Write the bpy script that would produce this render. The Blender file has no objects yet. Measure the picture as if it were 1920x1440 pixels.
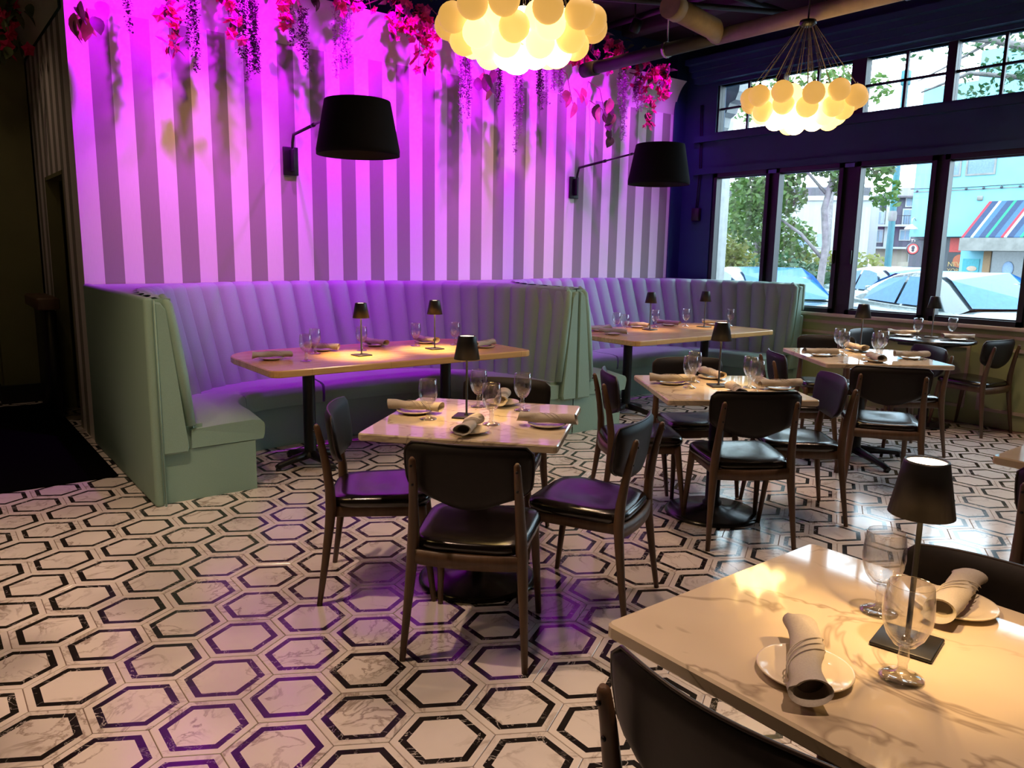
import bpy, bmesh, math, random
from mathutils import Vector, Matrix

SC = bpy.context.scene
COL = SC.collection
PI = math.pi
RNG = random.Random(7)

# ------------------------------------------------------------------ camera
CAM_H = 1.4905
PITCH, ROLL, YAW = math.radians(9.744), math.radians(0.9716), math.radians(-37.899)
_cy, _sy = math.cos(YAW), math.sin(YAW)
_fw, _rt, _up = Vector((-_sy, _cy, 0)), Vector((_cy, _sy, 0)), Vector((0, 0, 1))
FWD = _fw * math.cos(PITCH) - _up * math.sin(PITCH)
_uc = _up * math.cos(PITCH) + _fw * math.sin(PITCH)
RIGHT = _rt * math.cos(ROLL) + _uc * math.sin(ROLL)
UPC = -_rt * math.sin(ROLL) + _uc * math.cos(ROLL)
cam_d = bpy.data.cameras.new('camera')
cam_d.sensor_width = 36.0
cam_d.lens = 1447.37 / 1920 * 36.0
cam_d.clip_start, cam_d.clip_end = 0.05, 400
cam = bpy.data.objects.new('camera', cam_d)
COL.objects.link(cam)
M = Matrix.Identity(4)
for i, v in enumerate((RIGHT, UPC, -FWD)):
    M[0][i], M[1][i], M[2][i] = v
M[0][3], M[1][3], M[2][3] = 0, 0, CAM_H
cam.matrix_world = M
SC.camera = cam

# ------------------------------------------------------------------ world, exposure
w = bpy.data.worlds.new('sky'); SC.world = w
w.use_nodes = True
bg = w.node_tree.nodes['Background']
bg.inputs[0].default_value = (0.74, 0.90, 1.0, 1)
bg.inputs[1].default_value = 8.5
SC.view_settings.view_transform = 'Standard'
SC.view_settings.look = 'None'
SC.view_settings.gamma = 1.0
SC.view_settings.use_curve_mapping = False
SC.view_settings.exposure = 0.12
SC.cycles.max_bounces = 6
SC.cycles.diffuse_bounces = 3
SC.cycles.glossy_bounces = 4
SC.cycles.transmission_bounces = 6
SC.cycles.transparent_max_bounces = 12
SC.cycles.adaptive_threshold = 0.03
SC.cycles.sample_clamp_indirect = 4.0
SC.cycles.caustics_reflective = False
SC.cycles.caustics_refractive = False

LED_COLOR, LED_POWER = (0.62, 0.0, 1.0), 185.0
FILL_COLOR, FILL_POWER = (1.0, 0.66, 0.46), 104.0
LAMP_COLOR, LAMP_POWER = (1.0, 0.60, 0.22), 10.0

# ------------------------------------------------------------------ materials
MATS = {}

def srgb(*c):
    return tuple(((x / 255) / 12.92 if x / 255 <= 0.04045 else ((x / 255 + 0.055) / 1.055) ** 2.4) for x in c) + (1,)

class NT:
    def __init__(s, name):
        s.m = bpy.data.materials.new(name); s.m.use_nodes = True
        s.t = s.m.node_tree; s.b = s.t.nodes['Principled BSDF']; s.out = s.t.nodes['Material Output']
        MATS[name] = s.m
    def n(s, typ, **kw):
        nd = s.t.nodes.new(typ)
        for k, v in kw.items():
            if k.startswith('i_'):
                key = k[2:]
                nd.inputs[int(key) if key.isdigit() else key.replace('_', ' ')].default_value = v
            else: setattr(nd, k, v)
        return nd
    def l(s, a, b): s.t.links.new(a, b)
    def ramp(s, fac, stops, interp='LINEAR'):
        r = s.n('ShaderNodeValToRGB'); r.color_ramp.interpolation = interp
        e = r.color_ramp.elements
        while len(e) < len(stops): e.new(0.5)
        for k, (p, c) in enumerate(stops):
            e[k].position = p; e[k].color = c if len(c) == 4 else tuple(c) + (1,)
        s.l(fac, r.inputs[0]); return r.outputs[0]
    def coord(s, scale=(1, 1, 1), rand=True, kind='Object'):
        tc = s.n('ShaderNodeTexCoord'); mp = s.n('ShaderNodeMapping'); mp.inputs['Scale'].default_value = scale
        s.l(tc.outputs[kind], mp.inputs['Vector'])
        if rand:
            oi = s.n('ShaderNodeObjectInfo'); mu = s.n('ShaderNodeMath', operation='MULTIPLY'); mu.inputs[1].default_value = 37.3
            s.l(oi.outputs['Random'], mu.inputs[0])
            cx = s.n('ShaderNodeCombineXYZ')
            for k in range(3): s.l(mu.outputs[0], cx.inputs[k])
            s.l(cx.outputs[0], mp.inputs['Location'])
        return mp.outputs[0]
    def noise(s, vec, scale=5, detail=4, rough=0.55, dist=0.0):
        nd = s.n('ShaderNodeTexNoise'); nd.inputs['Scale'].default_value = scale
        nd.inputs['Detail'].default_value = detail; nd.inputs['Roughness'].default_value = rough
        nd.inputs['Distortion'].default_value = dist
        s.l(vec, nd.inputs['Vector']); return nd.outputs['Fac']
    def bump(s, h, strength=0.2, dist=0.01):
        b = s.n('ShaderNodeBump'); b.inputs['Strength'].default_value = strength; b.inputs['Distance'].default_value = dist
        s.l(h, b.inputs['Height']); s.l(b.outputs[0], s.b.inputs['Normal'])

def basic(name, col, rough=0.5, metal=0.0, var=0.12, nscale=14, spec=None, bump=0.0, sheen=0.0, emit=None, coat=0.0):
    t = NT(name)
    v = t.noise(t.coord(), nscale, 3)
    a = tuple(c * (1 - var) for c in col[:3]); b = tuple(min(1, c * (1 + var)) for c in col[:3])
    t.l(t.ramp(v, [(0.3, a), (0.7, b)]), t.b.inputs['Base Color'])
    t.b.inputs['Roughness'].default_value = rough; t.b.inputs['Metallic'].default_value = metal
    if spec is not None: t.b.inputs['Specular IOR Level'].default_value = spec
    if bump: t.bump(v, bump, 0.004)
    if sheen: t.b.inputs['Sheen Weight'].default_value = sheen
    if coat: t.b.inputs['Coat Weight'].default_value = coat
    if emit:
        t.b.inputs['Emission Color'].default_value = tuple(emit[0]) + (1,); t.b.inputs['Emission Strength'].default_value = emit[1]
    return t.m

def marble(name, base, vein, scale, width, rough, dark=None, deep=None, mlo=0.42, det=6, amt=1.0, stretch=(1, 1, 1)):
    t = NT(name)
    v = t.coord(stretch)
    n1 = t.noise(v, scale, det, 0.6, 0.9)
    d = t.n('ShaderNodeMath', operation='SUBTRACT'); d.inputs[1].default_value = 0.5; t.l(n1, d.inputs[0])
    ab = t.n('ShaderNodeMath', operation='ABSOLUTE'); t.l(d.outputs[0], ab.inputs[0])
    vm = t.ramp(ab.outputs[0], [(0.0, (1, 1, 1)), (width, (0, 0, 0))])
    n2 = t.noise(v, scale * 0.7, 2)
    msk = t.ramp(n2, [(mlo, (0, 0, 0)), (mlo + 0.2, (1, 1, 1))])
    m0 = t.n('ShaderNodeMath', operation='MULTIPLY'); t.l(vm, m0.inputs[0]); t.l(msk, m0.inputs[1])
    mu = t.n('ShaderNodeMath', operation='MULTIPLY'); t.l(m0.outputs[0], mu.inputs[0]); mu.inputs[1].default_value = amt
    cl = t.ramp(t.noise(v, scale * 0.45, 4), [(0.3, deep or tuple(c * 0.86 for c in base)), (0.65, base)])
    mx = t.n('ShaderNodeMix', data_type='RGBA'); t.l(mu.outputs[0], mx.inputs['Factor'])
    t.l(cl, mx.inputs['A']); mx.inputs['B'].default_value = tuple(vein) + (1,)
    t.l(mx.outputs['Result'], t.b.inputs['Base Color'])
    t.b.inputs['Roughness'].default_value = rough
    return t.m

marble('tile_white', (0.74, 0.68, 0.63), (0.32, 0.26, 0.22), 5.0, 0.03, 0.155)
marble('tile_black', (0.018, 0.015, 0.014), (0.62, 0.58, 0.54), 9.0, 0.012, 0.155, deep=(0.012, 0.01, 0.01))
marble('table_marble', (0.66, 0.56, 0.42), (0.22, 0.165, 0.115), 3.3, 0.024, 0.05, deep=(0.50, 0.41, 0.29), mlo=0.33, det=4, amt=0.7, stretch=(1.0, 0.75, 1))
basic('grout', (0.16, 0.10, 0.07), 0.8)

def stripes():
    t = NT('wall_stripe')
    tc = t.n('ShaderNodeTexCoord'); sp = t.n('ShaderNodeSeparateXYZ'); t.l(tc.outputs['Object'], sp.inputs[0])
    m = t.n('ShaderNodeMath', operation='MULTIPLY'); m.inputs[1].default_value = 1 / 0.2752; 
    ad = t.n('ShaderNodeMath', operation='ADD'); t.l(sp.outputs['X'], ad.inputs[0]); t.l(sp.outputs['Y'], ad.inputs[1])
    t.l(ad.outputs[0], m.inputs[0])
    f = t.n('ShaderNodeMath', operation='FRACT'); t.l(m.outputs[0], f.inputs[0])
    st = t.ramp(f.outputs[0], [(0.0, (0.80, 0.77, 0.74)), (0.488, (0.86, 0.83, 0.80)), (0.5, (0.30, 0.295, 0.25))], 'CONSTANT')
    nz = t.noise(t.coord((90, 90, 2), False), 6, 2)
    mx = t.n('ShaderNodeMix', data_type='RGBA', blend_type='MULTIPLY'); mx.inputs['Factor'].default_value = 0.25
    t.l(st, mx.inputs['A']); t.l(t.ramp(nz, [(0.3, (0.75, 0.75, 0.75)), (0.7, (1, 1, 1))]), mx.inputs['B'])
    t.l(mx.outputs['Result'], t.b.inputs['Base Color']); t.b.inputs['Roughness'].default_value = 0.75
    t.b.inputs['Specular IOR Level'].default_value = 0.2
stripes()

def wood(name, c1, c2, rough, scale=(2, 30, 30), coat=0.0, rand=True):
    t = NT(name)
    n1 = t.noise(t.coord(scale, rand), 1.0, 5, 0.6, 0.6)
    t.l(t.ramp(n1, [(0.25, c1), (0.75, c2)]), t.b.inputs['Base Color'])
    t.b.inputs['Roughness'].default_value = rough
    if coat: t.b.inputs['Coat Weight'].default_value = coat; t.b.inputs['Coat Roughness'].default_value = 0.12
wood('walnut', (0.055, 0.027, 0.013), (0.13, 0.07, 0.036), 0.45, (22, 22, 2))
def butcher():
    t = NT('butcher_block')
    v = t.coord((1, 1, 1), False)
    br = t.n('ShaderNodeTexBrick'); br.inputs['Scale'].default_value = 1.0
    br.inputs['Brick Width'].default_value = 0.55; br.inputs['Row Height'].default_value = 0.045
    br.inputs['Mortar Size'].default_value = 0.0006; br.offset = 0.37
    br.inputs['Color1'].default_value = (0.70, 0.45, 0.19, 1); br.inputs['Color2'].default_value = (0.58, 0.34, 0.13, 1)
    br.inputs['Mortar'].default_value = (0.13, 0.06, 0.02, 1)
    t.l(v, br.inputs['Vector'])
    g = t.noise(t.coord((3, 60, 60), False), 1, 4)
    mx = t.n('ShaderNodeMix', data_type='RGBA', blend_type='MULTIPLY'); mx.inputs['Factor'].default_value = 0.5
    t.l(br.outputs['Color'], mx.inputs['A']); t.l(t.ramp(g, [(0.3, (0.6, 0.55, 0.5)), (0.7, (1, 1, 1))]), mx.inputs['B'])
    t.l(mx.outputs['Result'], t.b.inputs['Base Color']); t.b.inputs['Roughness'].default_value = 0.22
butcher()

basic('upholstery', (0.245, 0.39, 0.31), 0.62, var=0.05, nscale=220, bump=0.05)
basic('leather', (0.007, 0.0045, 0.004), 0.21, var=0.25, nscale=60, bump=0.03, spec=0.9)
basic('leather_back', (0.007, 0.0045, 0.004), 0.5, var=0.25, nscale=60, bump=0.05, spec=0.35)
basic('piping', (0.022, 0.013, 0.011), 0.4)
basic('black_metal', (0.012, 0.012, 0.013), 0.4, 0.3)
basic('black_gloss', (0.014, 0.013, 0.014), 0.22)
basic('lamp_black', (0.009, 0.009, 0.010), 0.45)
basic('shade_fabric', (0.004, 0.004, 0.006), 0.9, nscale=200, spec=0.2)
basic('shade_lining', (0.015, 0.012, 0.010), 0.8)
basic('steel', (0.45, 0.43, 0.40), 0.25, 1.0)
basic('napkin', (0.40, 0.36, 0.31), 0.85, var=0.06, nscale=300, bump=0.06)
basic('napkin_inside', (0.20, 0.17, 0.15), 0.9)
basic('china', (0.66, 0.58, 0.45), 0.12, var=0.02)
basic('frame_paint', (0.006, 0.008, 0.012), 0.45)
basic('dark_paint', (0.010, 0.045, 0.10), 0.6, var=0.1, nscale=3)
basic('ceiling_paint', (0.022, 0.017, 0.015), 0.8, var=0.2, nscale=2)
basic('pipe_beige', (0.20, 0.155, 0.11), 0.6)
basic('dark_pipe', (0.02, 0.018, 0.02), 0.5)
basic('cove_paint', (0.60, 0.62, 0.52), 0.8, var=0.04, nscale=3)
basic('sage_paint', (0.34, 0.39, 0.18), 0.65, var=0.05, nscale=4)
basic('olive_paint', (0.16, 0.17, 0.07), 0.7, var=0.06, nscale=3)
basic('trim_paint', (0.47, 0.38, 0.29), 0.6, var=0.05)
basic('sill_paint', (0.55, 0.47, 0.38), 0.5, var=0.05)
basic('rug', (0.003, 0.003, 0.003), 1.0, nscale=200, bump=0.3, spec=0.0)
basic('tape', (0.10, 0.10, 0.40), 0.6)
basic('cord', (0.10, 0.08, 0.06), 0.5)
basic('lamp_glow', (0.9, 0.8, 0.65), 0.5, emit=((1.0, 0.80, 0.55), 7.0))
basic('led_lens', (0.3, 0.1, 0.9), 0.4, emit=((0.25, 0.02, 1.0), 12.0))
basic('fill_lens', (0.9, 0.8, 0.6), 0.4, emit=((1.0, 0.75, 0.45), 8.0))
for k, (c, s) in enumerate([((1.0, 0.52, 0.11), 0.72), ((1.0, 0.57, 0.13), 1.2), ((1.0, 0.63, 0.18), 3.2), ((1.0, 0.70, 0.28), 13.0)]):
    t = NT('globe_%s' % 'abcd'[k])
    lw = t.n('ShaderNodeLayerWeight'); lw.inputs[0].default_value = 0.35
    nz = t.noise(t.coord(), 3.0, 2)
    t.l(t.ramp(nz, [(0.2, tuple(x * 0.8 for x in c)), (0.8, c)]), t.b.inputs['Emission Color'])
    t.b.inputs['Emission Strength'].default_value = s
    t.b.inputs['Base Color'].default_value = (0.30, 0.25, 0.18, 1); t.b.inputs['Roughness'].default_value = 0.6

def thin_glass(name, tint, f0=0.04, extra=0.0, mixglass=0.0, pw=3.5):
    t = NT(name); t.t.nodes.remove(t.b)
    tr = t.n('ShaderNodeBsdfTransparent'); tr.inputs[0].default_value = tint + (1,)
    gl = t.n('ShaderNodeBsdfGlossy'); gl.inputs['Roughness'].default_value = 0.02
    lw = t.n('ShaderNodeLayerWeight'); lw.inputs[0].default_value = 0.5
    pn = t.n('ShaderNodeMath', operation='POWER'); pn.inputs[1].default_value = pw; t.l(lw.outputs['Facing'], pn.inputs[0])
    ad = t.n('ShaderNodeMath', operation='MULTIPLY_ADD'); ad.inputs[1].default_value = 0.8; ad.inputs[2].default_value = f0 + extra; t.l(pn.outputs[0], ad.inputs[0])
    if mixglass:
        gb = t.n('ShaderNodeBsdfGlass'); gb.inputs['IOR'].default_value = 1.4
        m2 = t.n('ShaderNodeMixShader'); m2.inputs[0].default_value = mixglass; t.l(tr.outputs[0], m2.inputs[1]); t.l(gb.outputs[0], m2.inputs[2]); tr = m2
    mx = t.n('ShaderNodeMixShader'); t.l(ad.outputs[0], mx.inputs[0]); t.l(tr.outputs[0], mx.inputs[1]); t.l(gl.outputs[0], mx.inputs[2])
    t.l(mx.outputs[0], t.out.inputs[0])
thin_glass('pane_glass', (0.94, 0.98, 1.0))
thin_glass('goblet_bowl', (0.985, 0.985, 0.985), extra=0.035, mixglass=0.08, pw=2.4)
thin_glass('goblet_glass', (0.96, 0.96, 0.96), extra=0.07, pw=2.0)

def leafmat(name, c1, c2, trans=0.35):
    t = NT(name)
    oi = t.n('ShaderNodeObjectInfo')
    v = t.noise(t.coord((1, 1, 1)), 9, 2)
    col = t.ramp(v, [(0.3, c1), (0.7, c2)])
    t.l(col, t.b.inputs['Base Color']); t.b.inputs['Roughness'].default_value = 0.55
    tl = t.n('ShaderNodeBsdfTranslucent'); t.l(col, tl.inputs[0])
    mx = t.n('ShaderNodeMixShader'); mx.inputs[0].default_value = trans
    t.l(t.b.outputs[0], mx.inputs[1]); t.l(tl.outputs[0], mx.inputs[2]); t.l(mx.outputs[0], t.out.inputs[0])
leafmat('blossom_pink', (0.80, 0.03, 0.22), (0.95, 0.12, 0.38))
leafmat('blossom_red', (0.55, 0.01, 0.09), (0.80, 0.03, 0.16))
leafmat('leaf_green', (0.05, 0.08, 0.03), (0.12, 0.16, 0.05))
leafmat('leaf_pink', (0.55, 0.16, 0.18), (0.75, 0.30, 0.30))
leafmat('amaranth_dark', (0.035, 0.03, 0.03), (0.08, 0.05, 0.05), 0.1)
leafmat('amaranth_purple_lit', (0.32, 0.16, 0.30), (0.45, 0.24, 0.40), 0.3)  # mauve tone puts the purple wash light into the leaf colour
leafmat('stem_brown', (0.10, 0.06, 0.03), (0.18, 0.10, 0.05), 0.0)
leafmat('tree_green', (0.036, 0.093, 0.018), (0.107, 0.165, 0.036), 0.4)
leafmat('tree_dark', (0.014, 0.057, 0.018), (0.043, 0.100, 0.036), 0.35)
leafmat('tree_yellow', (0.107, 0.144, 0.021), (0.186, 0.179, 0.043), 0.4)
basic('bark', (0.174, 0.155, 0.155), 0.9, var=0.3, nscale=10)
basic('asphalt', (0.079, 0.084, 0.090), 0.9)
basic('sidewalk', (0.208, 0.208, 0.198), 0.9)
basic('blue_stucco', (0.144, 0.336, 0.416), 0.85, var=0.06, nscale=1.2)
basic('white_stucco', (0.278, 0.286, 0.286), 0.85, var=0.04, nscale=1)
basic('cream_stucco', (0.273, 0.238, 0.189), 0.85, var=0.05, nscale=1)
basic('grey_siding', (0.050, 0.054, 0.074), 0.8, var=0.1, nscale=2)
basic('roof_shingle', (0.079, 0.074, 0.084), 0.9, var=0.2, nscale=8)
basic('store_dark', (0.03, 0.035, 0.045), 0.4)
basic('store_glass', (0.10, 0.11, 0.12), 0.08)
basic('window_glass', (0.14, 0.20, 0.26), 0.06)
basic('white_trim', (0.302, 0.310, 0.310), 0.6)
basic('concrete', (0.169, 0.164, 0.154), 0.85, var=0.2, nscale=3)
basic('wood_door', (0.189, 0.109, 0.050), 0.6)
basic('teal_paint', (0.006, 0.099, 0.118), 0.5)
basic('sign_black', (0.015, 0.015, 0.02), 0.4)
basic('sign_red', (0.372, 0.030, 0.025), 0.5)
basic('sign_white', (0.422, 0.422, 0.412), 0.5)
basic('sign_gold', (0.347, 0.223, 0.079), 0.5)
basic('poster_orange', (0.307, 0.065, 0.020), 0.5)
basic('poster_cyan', (0.025, 0.208, 0.248), 0.5)
basic('poster_skin', (0.347, 0.248, 0.189), 0.6)
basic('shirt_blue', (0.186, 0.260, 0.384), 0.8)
for nm, c in dict(awn_navy=(0.015, 0.030, 0.074), awn_red=(0.273, 0.015, 0.030), awn_green=(0.010, 0.178, 0.099), awn_white=(0.273, 0.327, 0.357), awn_blue=(0.030, 0.079, 0.169)).items(): basic(nm, c, 0.8)
basic('car_silver', (0.057, 0.074, 0.081), 0.25, 0.3, var=0.02, coat=0.6)
basic('car_blue', (0.040, 0.088, 0.136), 0.22, 0.3, var=0.02, coat=0.6)
basic('car_teal', (0.049, 0.090, 0.104), 0.25, 0.3, var=0.02, coat=0.6)
basic('car_glass', (0.024, 0.104, 0.272), 0.10, spec=0.12)
basic('tyre', (0.015, 0.015, 0.016), 0.85)
basic('headlight', (0.372, 0.397, 0.422), 0.1)
basic('tail_red', (0.40, 0.02, 0.02), 0.2)

# ------------------------------------------------------------------ mesh helpers
class MB:
    def __init__(s): s.v, s.f, s.mi, s.sm = [], [], [], []
    def add(s, vs, fs, mi=0, smooth=False):
        o = len(s.v); s.v += [tuple(v) for v in vs]
        for f in fs: s.f.append(tuple(i + o for i in f)); s.mi.append(mi); s.sm.append(smooth)
        return s
    def box(s, x0, x1, y0, y1, z0, z1, mi=0, mat=None):
        vs = [Vector((x, y, z)) for z in (z0, z1) for y in (y0, y1) for x in (x0, x1)]
        if mat: vs = [mat @ v for v in vs]
        return s.add(vs, [(0, 2, 3, 1), (4, 5, 7, 6), (0, 1, 5, 4), (2, 6, 7, 3), (0, 4, 6, 2), (1, 3, 7, 5)], mi)
    def rbox(s, x0, x1, y0, y1, z0, z1, r=0.01, seg=2, mi=0, mat=None, smooth=True):
        bm = bmesh.new()
        vs = [bm.verts.new((x, y, z)) for z in (z0, z1) for y in (y0, y1) for x in (x0, x1)]
        for f in [(0, 2, 3, 1), (4, 5, 7, 6), (0, 1, 5, 4), (2, 6, 7, 3), (0, 4, 6, 2), (1, 3, 7, 5)]: bm.faces.new([vs[i] for i in f])
        bmesh.ops.bevel(bm, geom=list(bm.edges), offset=r, segments=seg, profile=0.5, affect='EDGES')
        bm.verts.index_update()
        v2 = [(mat @ v.co) if mat else v.co.copy() for v in bm.verts]
        s.add(v2, [tuple(v.index for v in f.verts) for f in bm.faces], mi, smooth); bm.free(); return s
    def prism(s, poly, z0, z1, mi=0, smooth=False, bev=0.0):
        n = len(poly)
        def inset(p, d):
            out = []
            for i in range(n):
                a, b, c = Vector(p[i - 1]), Vector(p[i]), Vector(p[(i + 1) % n])
                e1, e2 = (b - a).normalized(), (c - b).normalized()
                n1, n2 = Vector((-e1.y, e1.x)), Vector((-e2.y, e2.x))
                k = (n1 + n2); k = k / max(0.2, k.dot(n1)) if k.length > 1e-6 else n1
                out.append(b + k * d)
            return out
        if bev:
            ip = inset(poly, bev)
            rings = [(ip, z0), (poly, z0 + bev), (poly, z1 - bev), (ip, z1)]
        else: rings = [(poly, z0), (poly, z1)]
        vs = [(p[0], p[1], z) for pl, z in rings for p in pl]
        fs = []
        for k in range(len(rings) - 1):
            for i in range(n):
                j = (i + 1) % n; fs.append((k * n + i, k * n + j, (k + 1) * n + j, (k + 1) * n + i))
        s.add(vs, fs, mi, smooth)
        o = len(s.v) - len(vs)
        s.f.append(tuple(o + i for i in reversed(range(n)))); s.mi.append(mi); s.sm.append(False)
        s.f.append(tuple(o + (len(rings) - 1) * n + i for i in range(n))); s.mi.append(mi); s.sm.append(False)
        return s
    def tube(s, path, rad, n=8, mi=0, caps=True, sx=1.0, smooth=True):
        P = [Vector(p) for p in path]
        R = rad if isinstance(rad, (list, tuple)) else [rad] * len(P)
        vs, fs = [], []
        ref = Vector((0, 0, 1))
        d0 = (P[-1] - P[0]).normalized()
        if abs(d0.z) > 0.9: ref = Vector((1, 0, 0))
        for i, p in enumerate(P):
            d = (P[min(i + 1, len(P) - 1)] - P[max(i - 1, 0)]).normalized()
            a = ref.cross(d).normalized(); b = d.cross(a)
            for k in range(n):
                t = 2 * PI * k / n
                vs.append(p + a * math.cos(t) * R[i] * sx + b * math.sin(t) * R[i])
        for i in range(len(P) - 1):
            for k in range(n):
                j = (k + 1) % n; fs.append((i * n + k, i * n + j, (i + 1) * n + j, (i + 1) * n + k))
        s.add(vs, fs, mi, smooth)
        if caps:
            o = len(s.v) - len(vs)
            s.f.append(tuple(o + k for k in reversed(range(n)))); s.mi.append(mi); s.sm.append(False)
            s.f.append(tuple(o + (len(P) - 1) * n + k for k in range(n))); s.mi.append(mi); s.sm.append(False)
        return s
    def lathe(s, prof, n=24, c=(0, 0, 0), mi=0, smooth=True, cap0=False, cap1=False):
        vs = [(c[0] + r * math.cos(2 * PI * k / n), c[1] + r * math.sin(2 * PI * k / n), c[2] + z) for r, z in prof for k in range(n)]
        fs = [(i * n + k, i * n + (k + 1) % n, (i + 1) * n + (k + 1) % n, (i + 1) * n + k) for i in range(len(prof) - 1) for k in range(n)]
        s.add(vs, fs, mi, smooth)
        o = len(s.v) - len(vs)
        if cap0: s.f.append(tuple(o + k for k in reversed(range(n)))); s.mi.append(mi); s.sm.append(False)
        if cap1: s.f.append(tuple(o + (len(prof) - 1) * n + k for k in range(n))); s.mi.append(mi); s.sm.append(False)
        return s
    def sphere(s, c, r, n=12, m=8, mi=0, sc=(1, 1, 1)):
        prof = [(math.sin(PI * i / m), -math.cos(PI * i / m)) for i in range(m + 1)]
        vs = [(c[0] + r * sc[0] * p[0] * math.cos(2 * PI * k / n), c[1] + r * sc[1] * p[0] * math.sin(2 * PI * k / n), c[2] + r * sc[2] * p[1]) for p in prof for k in range(n)]
        fs = [(i * n + k, i * n + (k + 1) % n, (i + 1) * n + (k + 1) % n, (i + 1) * n + k) for i in range(m) for k in range(n)]
        return s.add(vs, fs, mi, True)
    def grid(s, fn, nu, nv, mi=0, smooth=True, flip=False):
        vs = [fn(i / nu, j / nv) for j in range(nv + 1) for i in range(nu + 1)]
        fs = []
        for j in range(nv):
            for i in range(nu):
                q = (j * (nu + 1) + i, j * (nu + 1) + i + 1, (j + 1) * (nu + 1) + i + 1, (j + 1) * (nu + 1) + i)
                fs.append(tuple(reversed(q)) if flip else q)
        return s.add(vs, fs, mi, smooth)
    def mesh(s, name, mats):
        me = bpy.data.meshes.new(name)
        me.from_pydata([tuple(v) for v in s.v], [], s.f)
        for m in (mats if isinstance(mats, (list, tuple)) else [mats]): me.materials.append(MATS[m])
        me.polygons.foreach_set('material_index', s.mi)
        me.polygons.foreach_set('use_smooth', s.sm)
        me.update(); return me
    def build(s, name, mats, parent=None, **kw):
        return link(name, s.mesh(name, mats), parent, **kw)

def link(name, me, parent=None, loc=None, rz=0.0, **props):
    o = bpy.data.objects.new(name, me); COL.objects.link(o)
    if parent: o.parent = parent
    if loc: o.location = loc
    if rz: o.rotation_euler = (0, 0, rz)
    for k, v in props.items(): o[k] = v
    return o

def thing(name, label, cat, loc=(0, 0, 0), rz=0.0, group=None):
    o = bpy.data.objects.new(name, None); COL.objects.link(o)
    o.empty_display_size = 0.05
    o.location = loc; o.rotation_euler = (0, 0, rz); o['label'] = label; o['category'] = cat
    if group: o['group'] = group
    return o

def tag(o, label, cat, group=None):
    o['label'] = label; o['category'] = cat
    if group: o['group'] = group
    return o

def dup(root, loc, rz, label, group=None, cat=None):
    def cp(o, par):
        c = o.copy(); COL.objects.link(c)
        if par: c.parent = par
        for ch in o.children: cp(ch, c)
        return c
    r = cp(root, None); r.location = loc; r.rotation_euler = (0, 0, rz); r['label'] = label
    if group: r['group'] = group
    return r

def struct(o): o['kind'] = 'structure'; return o

def light(name, kind, loc, power, color, parent=None, rot=None, **kw):
    d = bpy.data.lights.new(name, kind); d.energy = power; d.color = color
    for k, v in kw.items(): setattr(d, k, v)
    o = bpy.data.objects.new(name, d); COL.objects.link(o); o.location = loc
    if parent: o.parent = parent
    if rot: o.rotation_euler = rot
    return o

def rrect(x0, x1, y0, y1, r, n=4, radii=None):
    pts = []
    rs = radii or (r, r, r, r)
    for (cx, cy, a0), q in zip(((x1, y0, -90), (x1, y1, 0), (x0, y1, 90), (x0, y0, 180)), rs):
        sx = -1 if cx == x1 else 1; sy = -1 if cy == y1 else 1
        for k in range(n + 1):
            a = math.radians(a0 + 90 * k / n)
            pts.append((cx + sx * q + q * math.cos(a), cy + sy * q + q * math.sin(a)))
    return pts

# ------------------------------------------------------------------ setting
YW, XW = 6.45, 7.60          # striped wall, window wall
CEIL = 3.95
floor = struct(MB().box(-4.5, 7.75, -3.5, 9.6, -0.10, -0.004).build('floor', 'grout'))
S = 0.165
def tile_mesh():
    b = MB(); hexa = lambda r, z: [(r * math.cos(math.radians(60 * k - 30)), r * math.sin(math.radians(60 * k - 30)), z) for k in range(6)]
    rings = [hexa(S - 0.0016, -0.004), hexa(S - 0.0016, -0.0012), hexa(S - 0.0032, 0.0), hexa(S * 0.83, 0.0), hexa(S * 0.67, 0.0)]
    vs = [v for r in rings for v in r]
    fs, mis = [], []
    for k, mi in ((0, 0), (1, 0), (2, 0), (3, 1)):
        for i in range(6):
            j = (i + 1) % 6; fs.append((k * 6 + i, k * 6 + j, (k + 1) * 6 + j, (k + 1) * 6 + i)); mis.append(mi)
    b.add(vs, fs); b.mi = mis
    b.f.append(tuple(24 + i for i in range(6))); b.mi.append(0); b.sm.append(False)
    return b
TILE = tile_mesh()
tile_me = TILE.mesh('hexagon_tile', ['tile_white', 'tile_black'])
cells = []
ca, sa = math.cos(math.radians(-30)), math.sin(math.radians(-30))
for q in range(-45, 60):
    for r in range(-60, 70):
        x, y = (1.5 * q - 2.3713) * S, (math.sqrt(3) * (r + q / 2) + 14.9341) * S
        X, Y = x * ca - y * sa, x * sa + y * ca
        if -4.3 < X < 7.58 and -3.3 < Y < 9.4:
            d = Vector((X, Y, -CAM_H)); z = d.dot(FWD); vis = False
            if z > 0.2:
                u, v = 960 + 1447.4 * d.dot(RIGHT) / z, 720 - 1447.4 * d.dot(UPC) / z
                vis = -60 < u < 1980 and v < 1500
                if X > 1.08 and Y > 4.7 and not (1.6 < X < 3.75 and Y < 5.6) and not (4.8 < X < 6.9 and Y < 5.6): vis = False
            cells.append((0 if vis else 1, d.length, X, Y))
cells.sort()
far = MB()
for k, (hid, d, X, Y) in enumerate(cells):
    if k < 300:
        link('hexagon_tile', tile_me, floor, loc=(X, Y, 0))
    else:
        far.v += [(v[0] + X, v[1] + Y, v[2]) for v in TILE.v]
        o = len(far.v) - len(TILE.v)
        far.f += [tuple(i + o for i in f) for f in TILE.f]; far.mi += TILE.mi; far.sm += TILE.sm
far.build('hexagon_tiles_beyond', ['tile_white', 'tile_black'], floor, kind='stuff')

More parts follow.
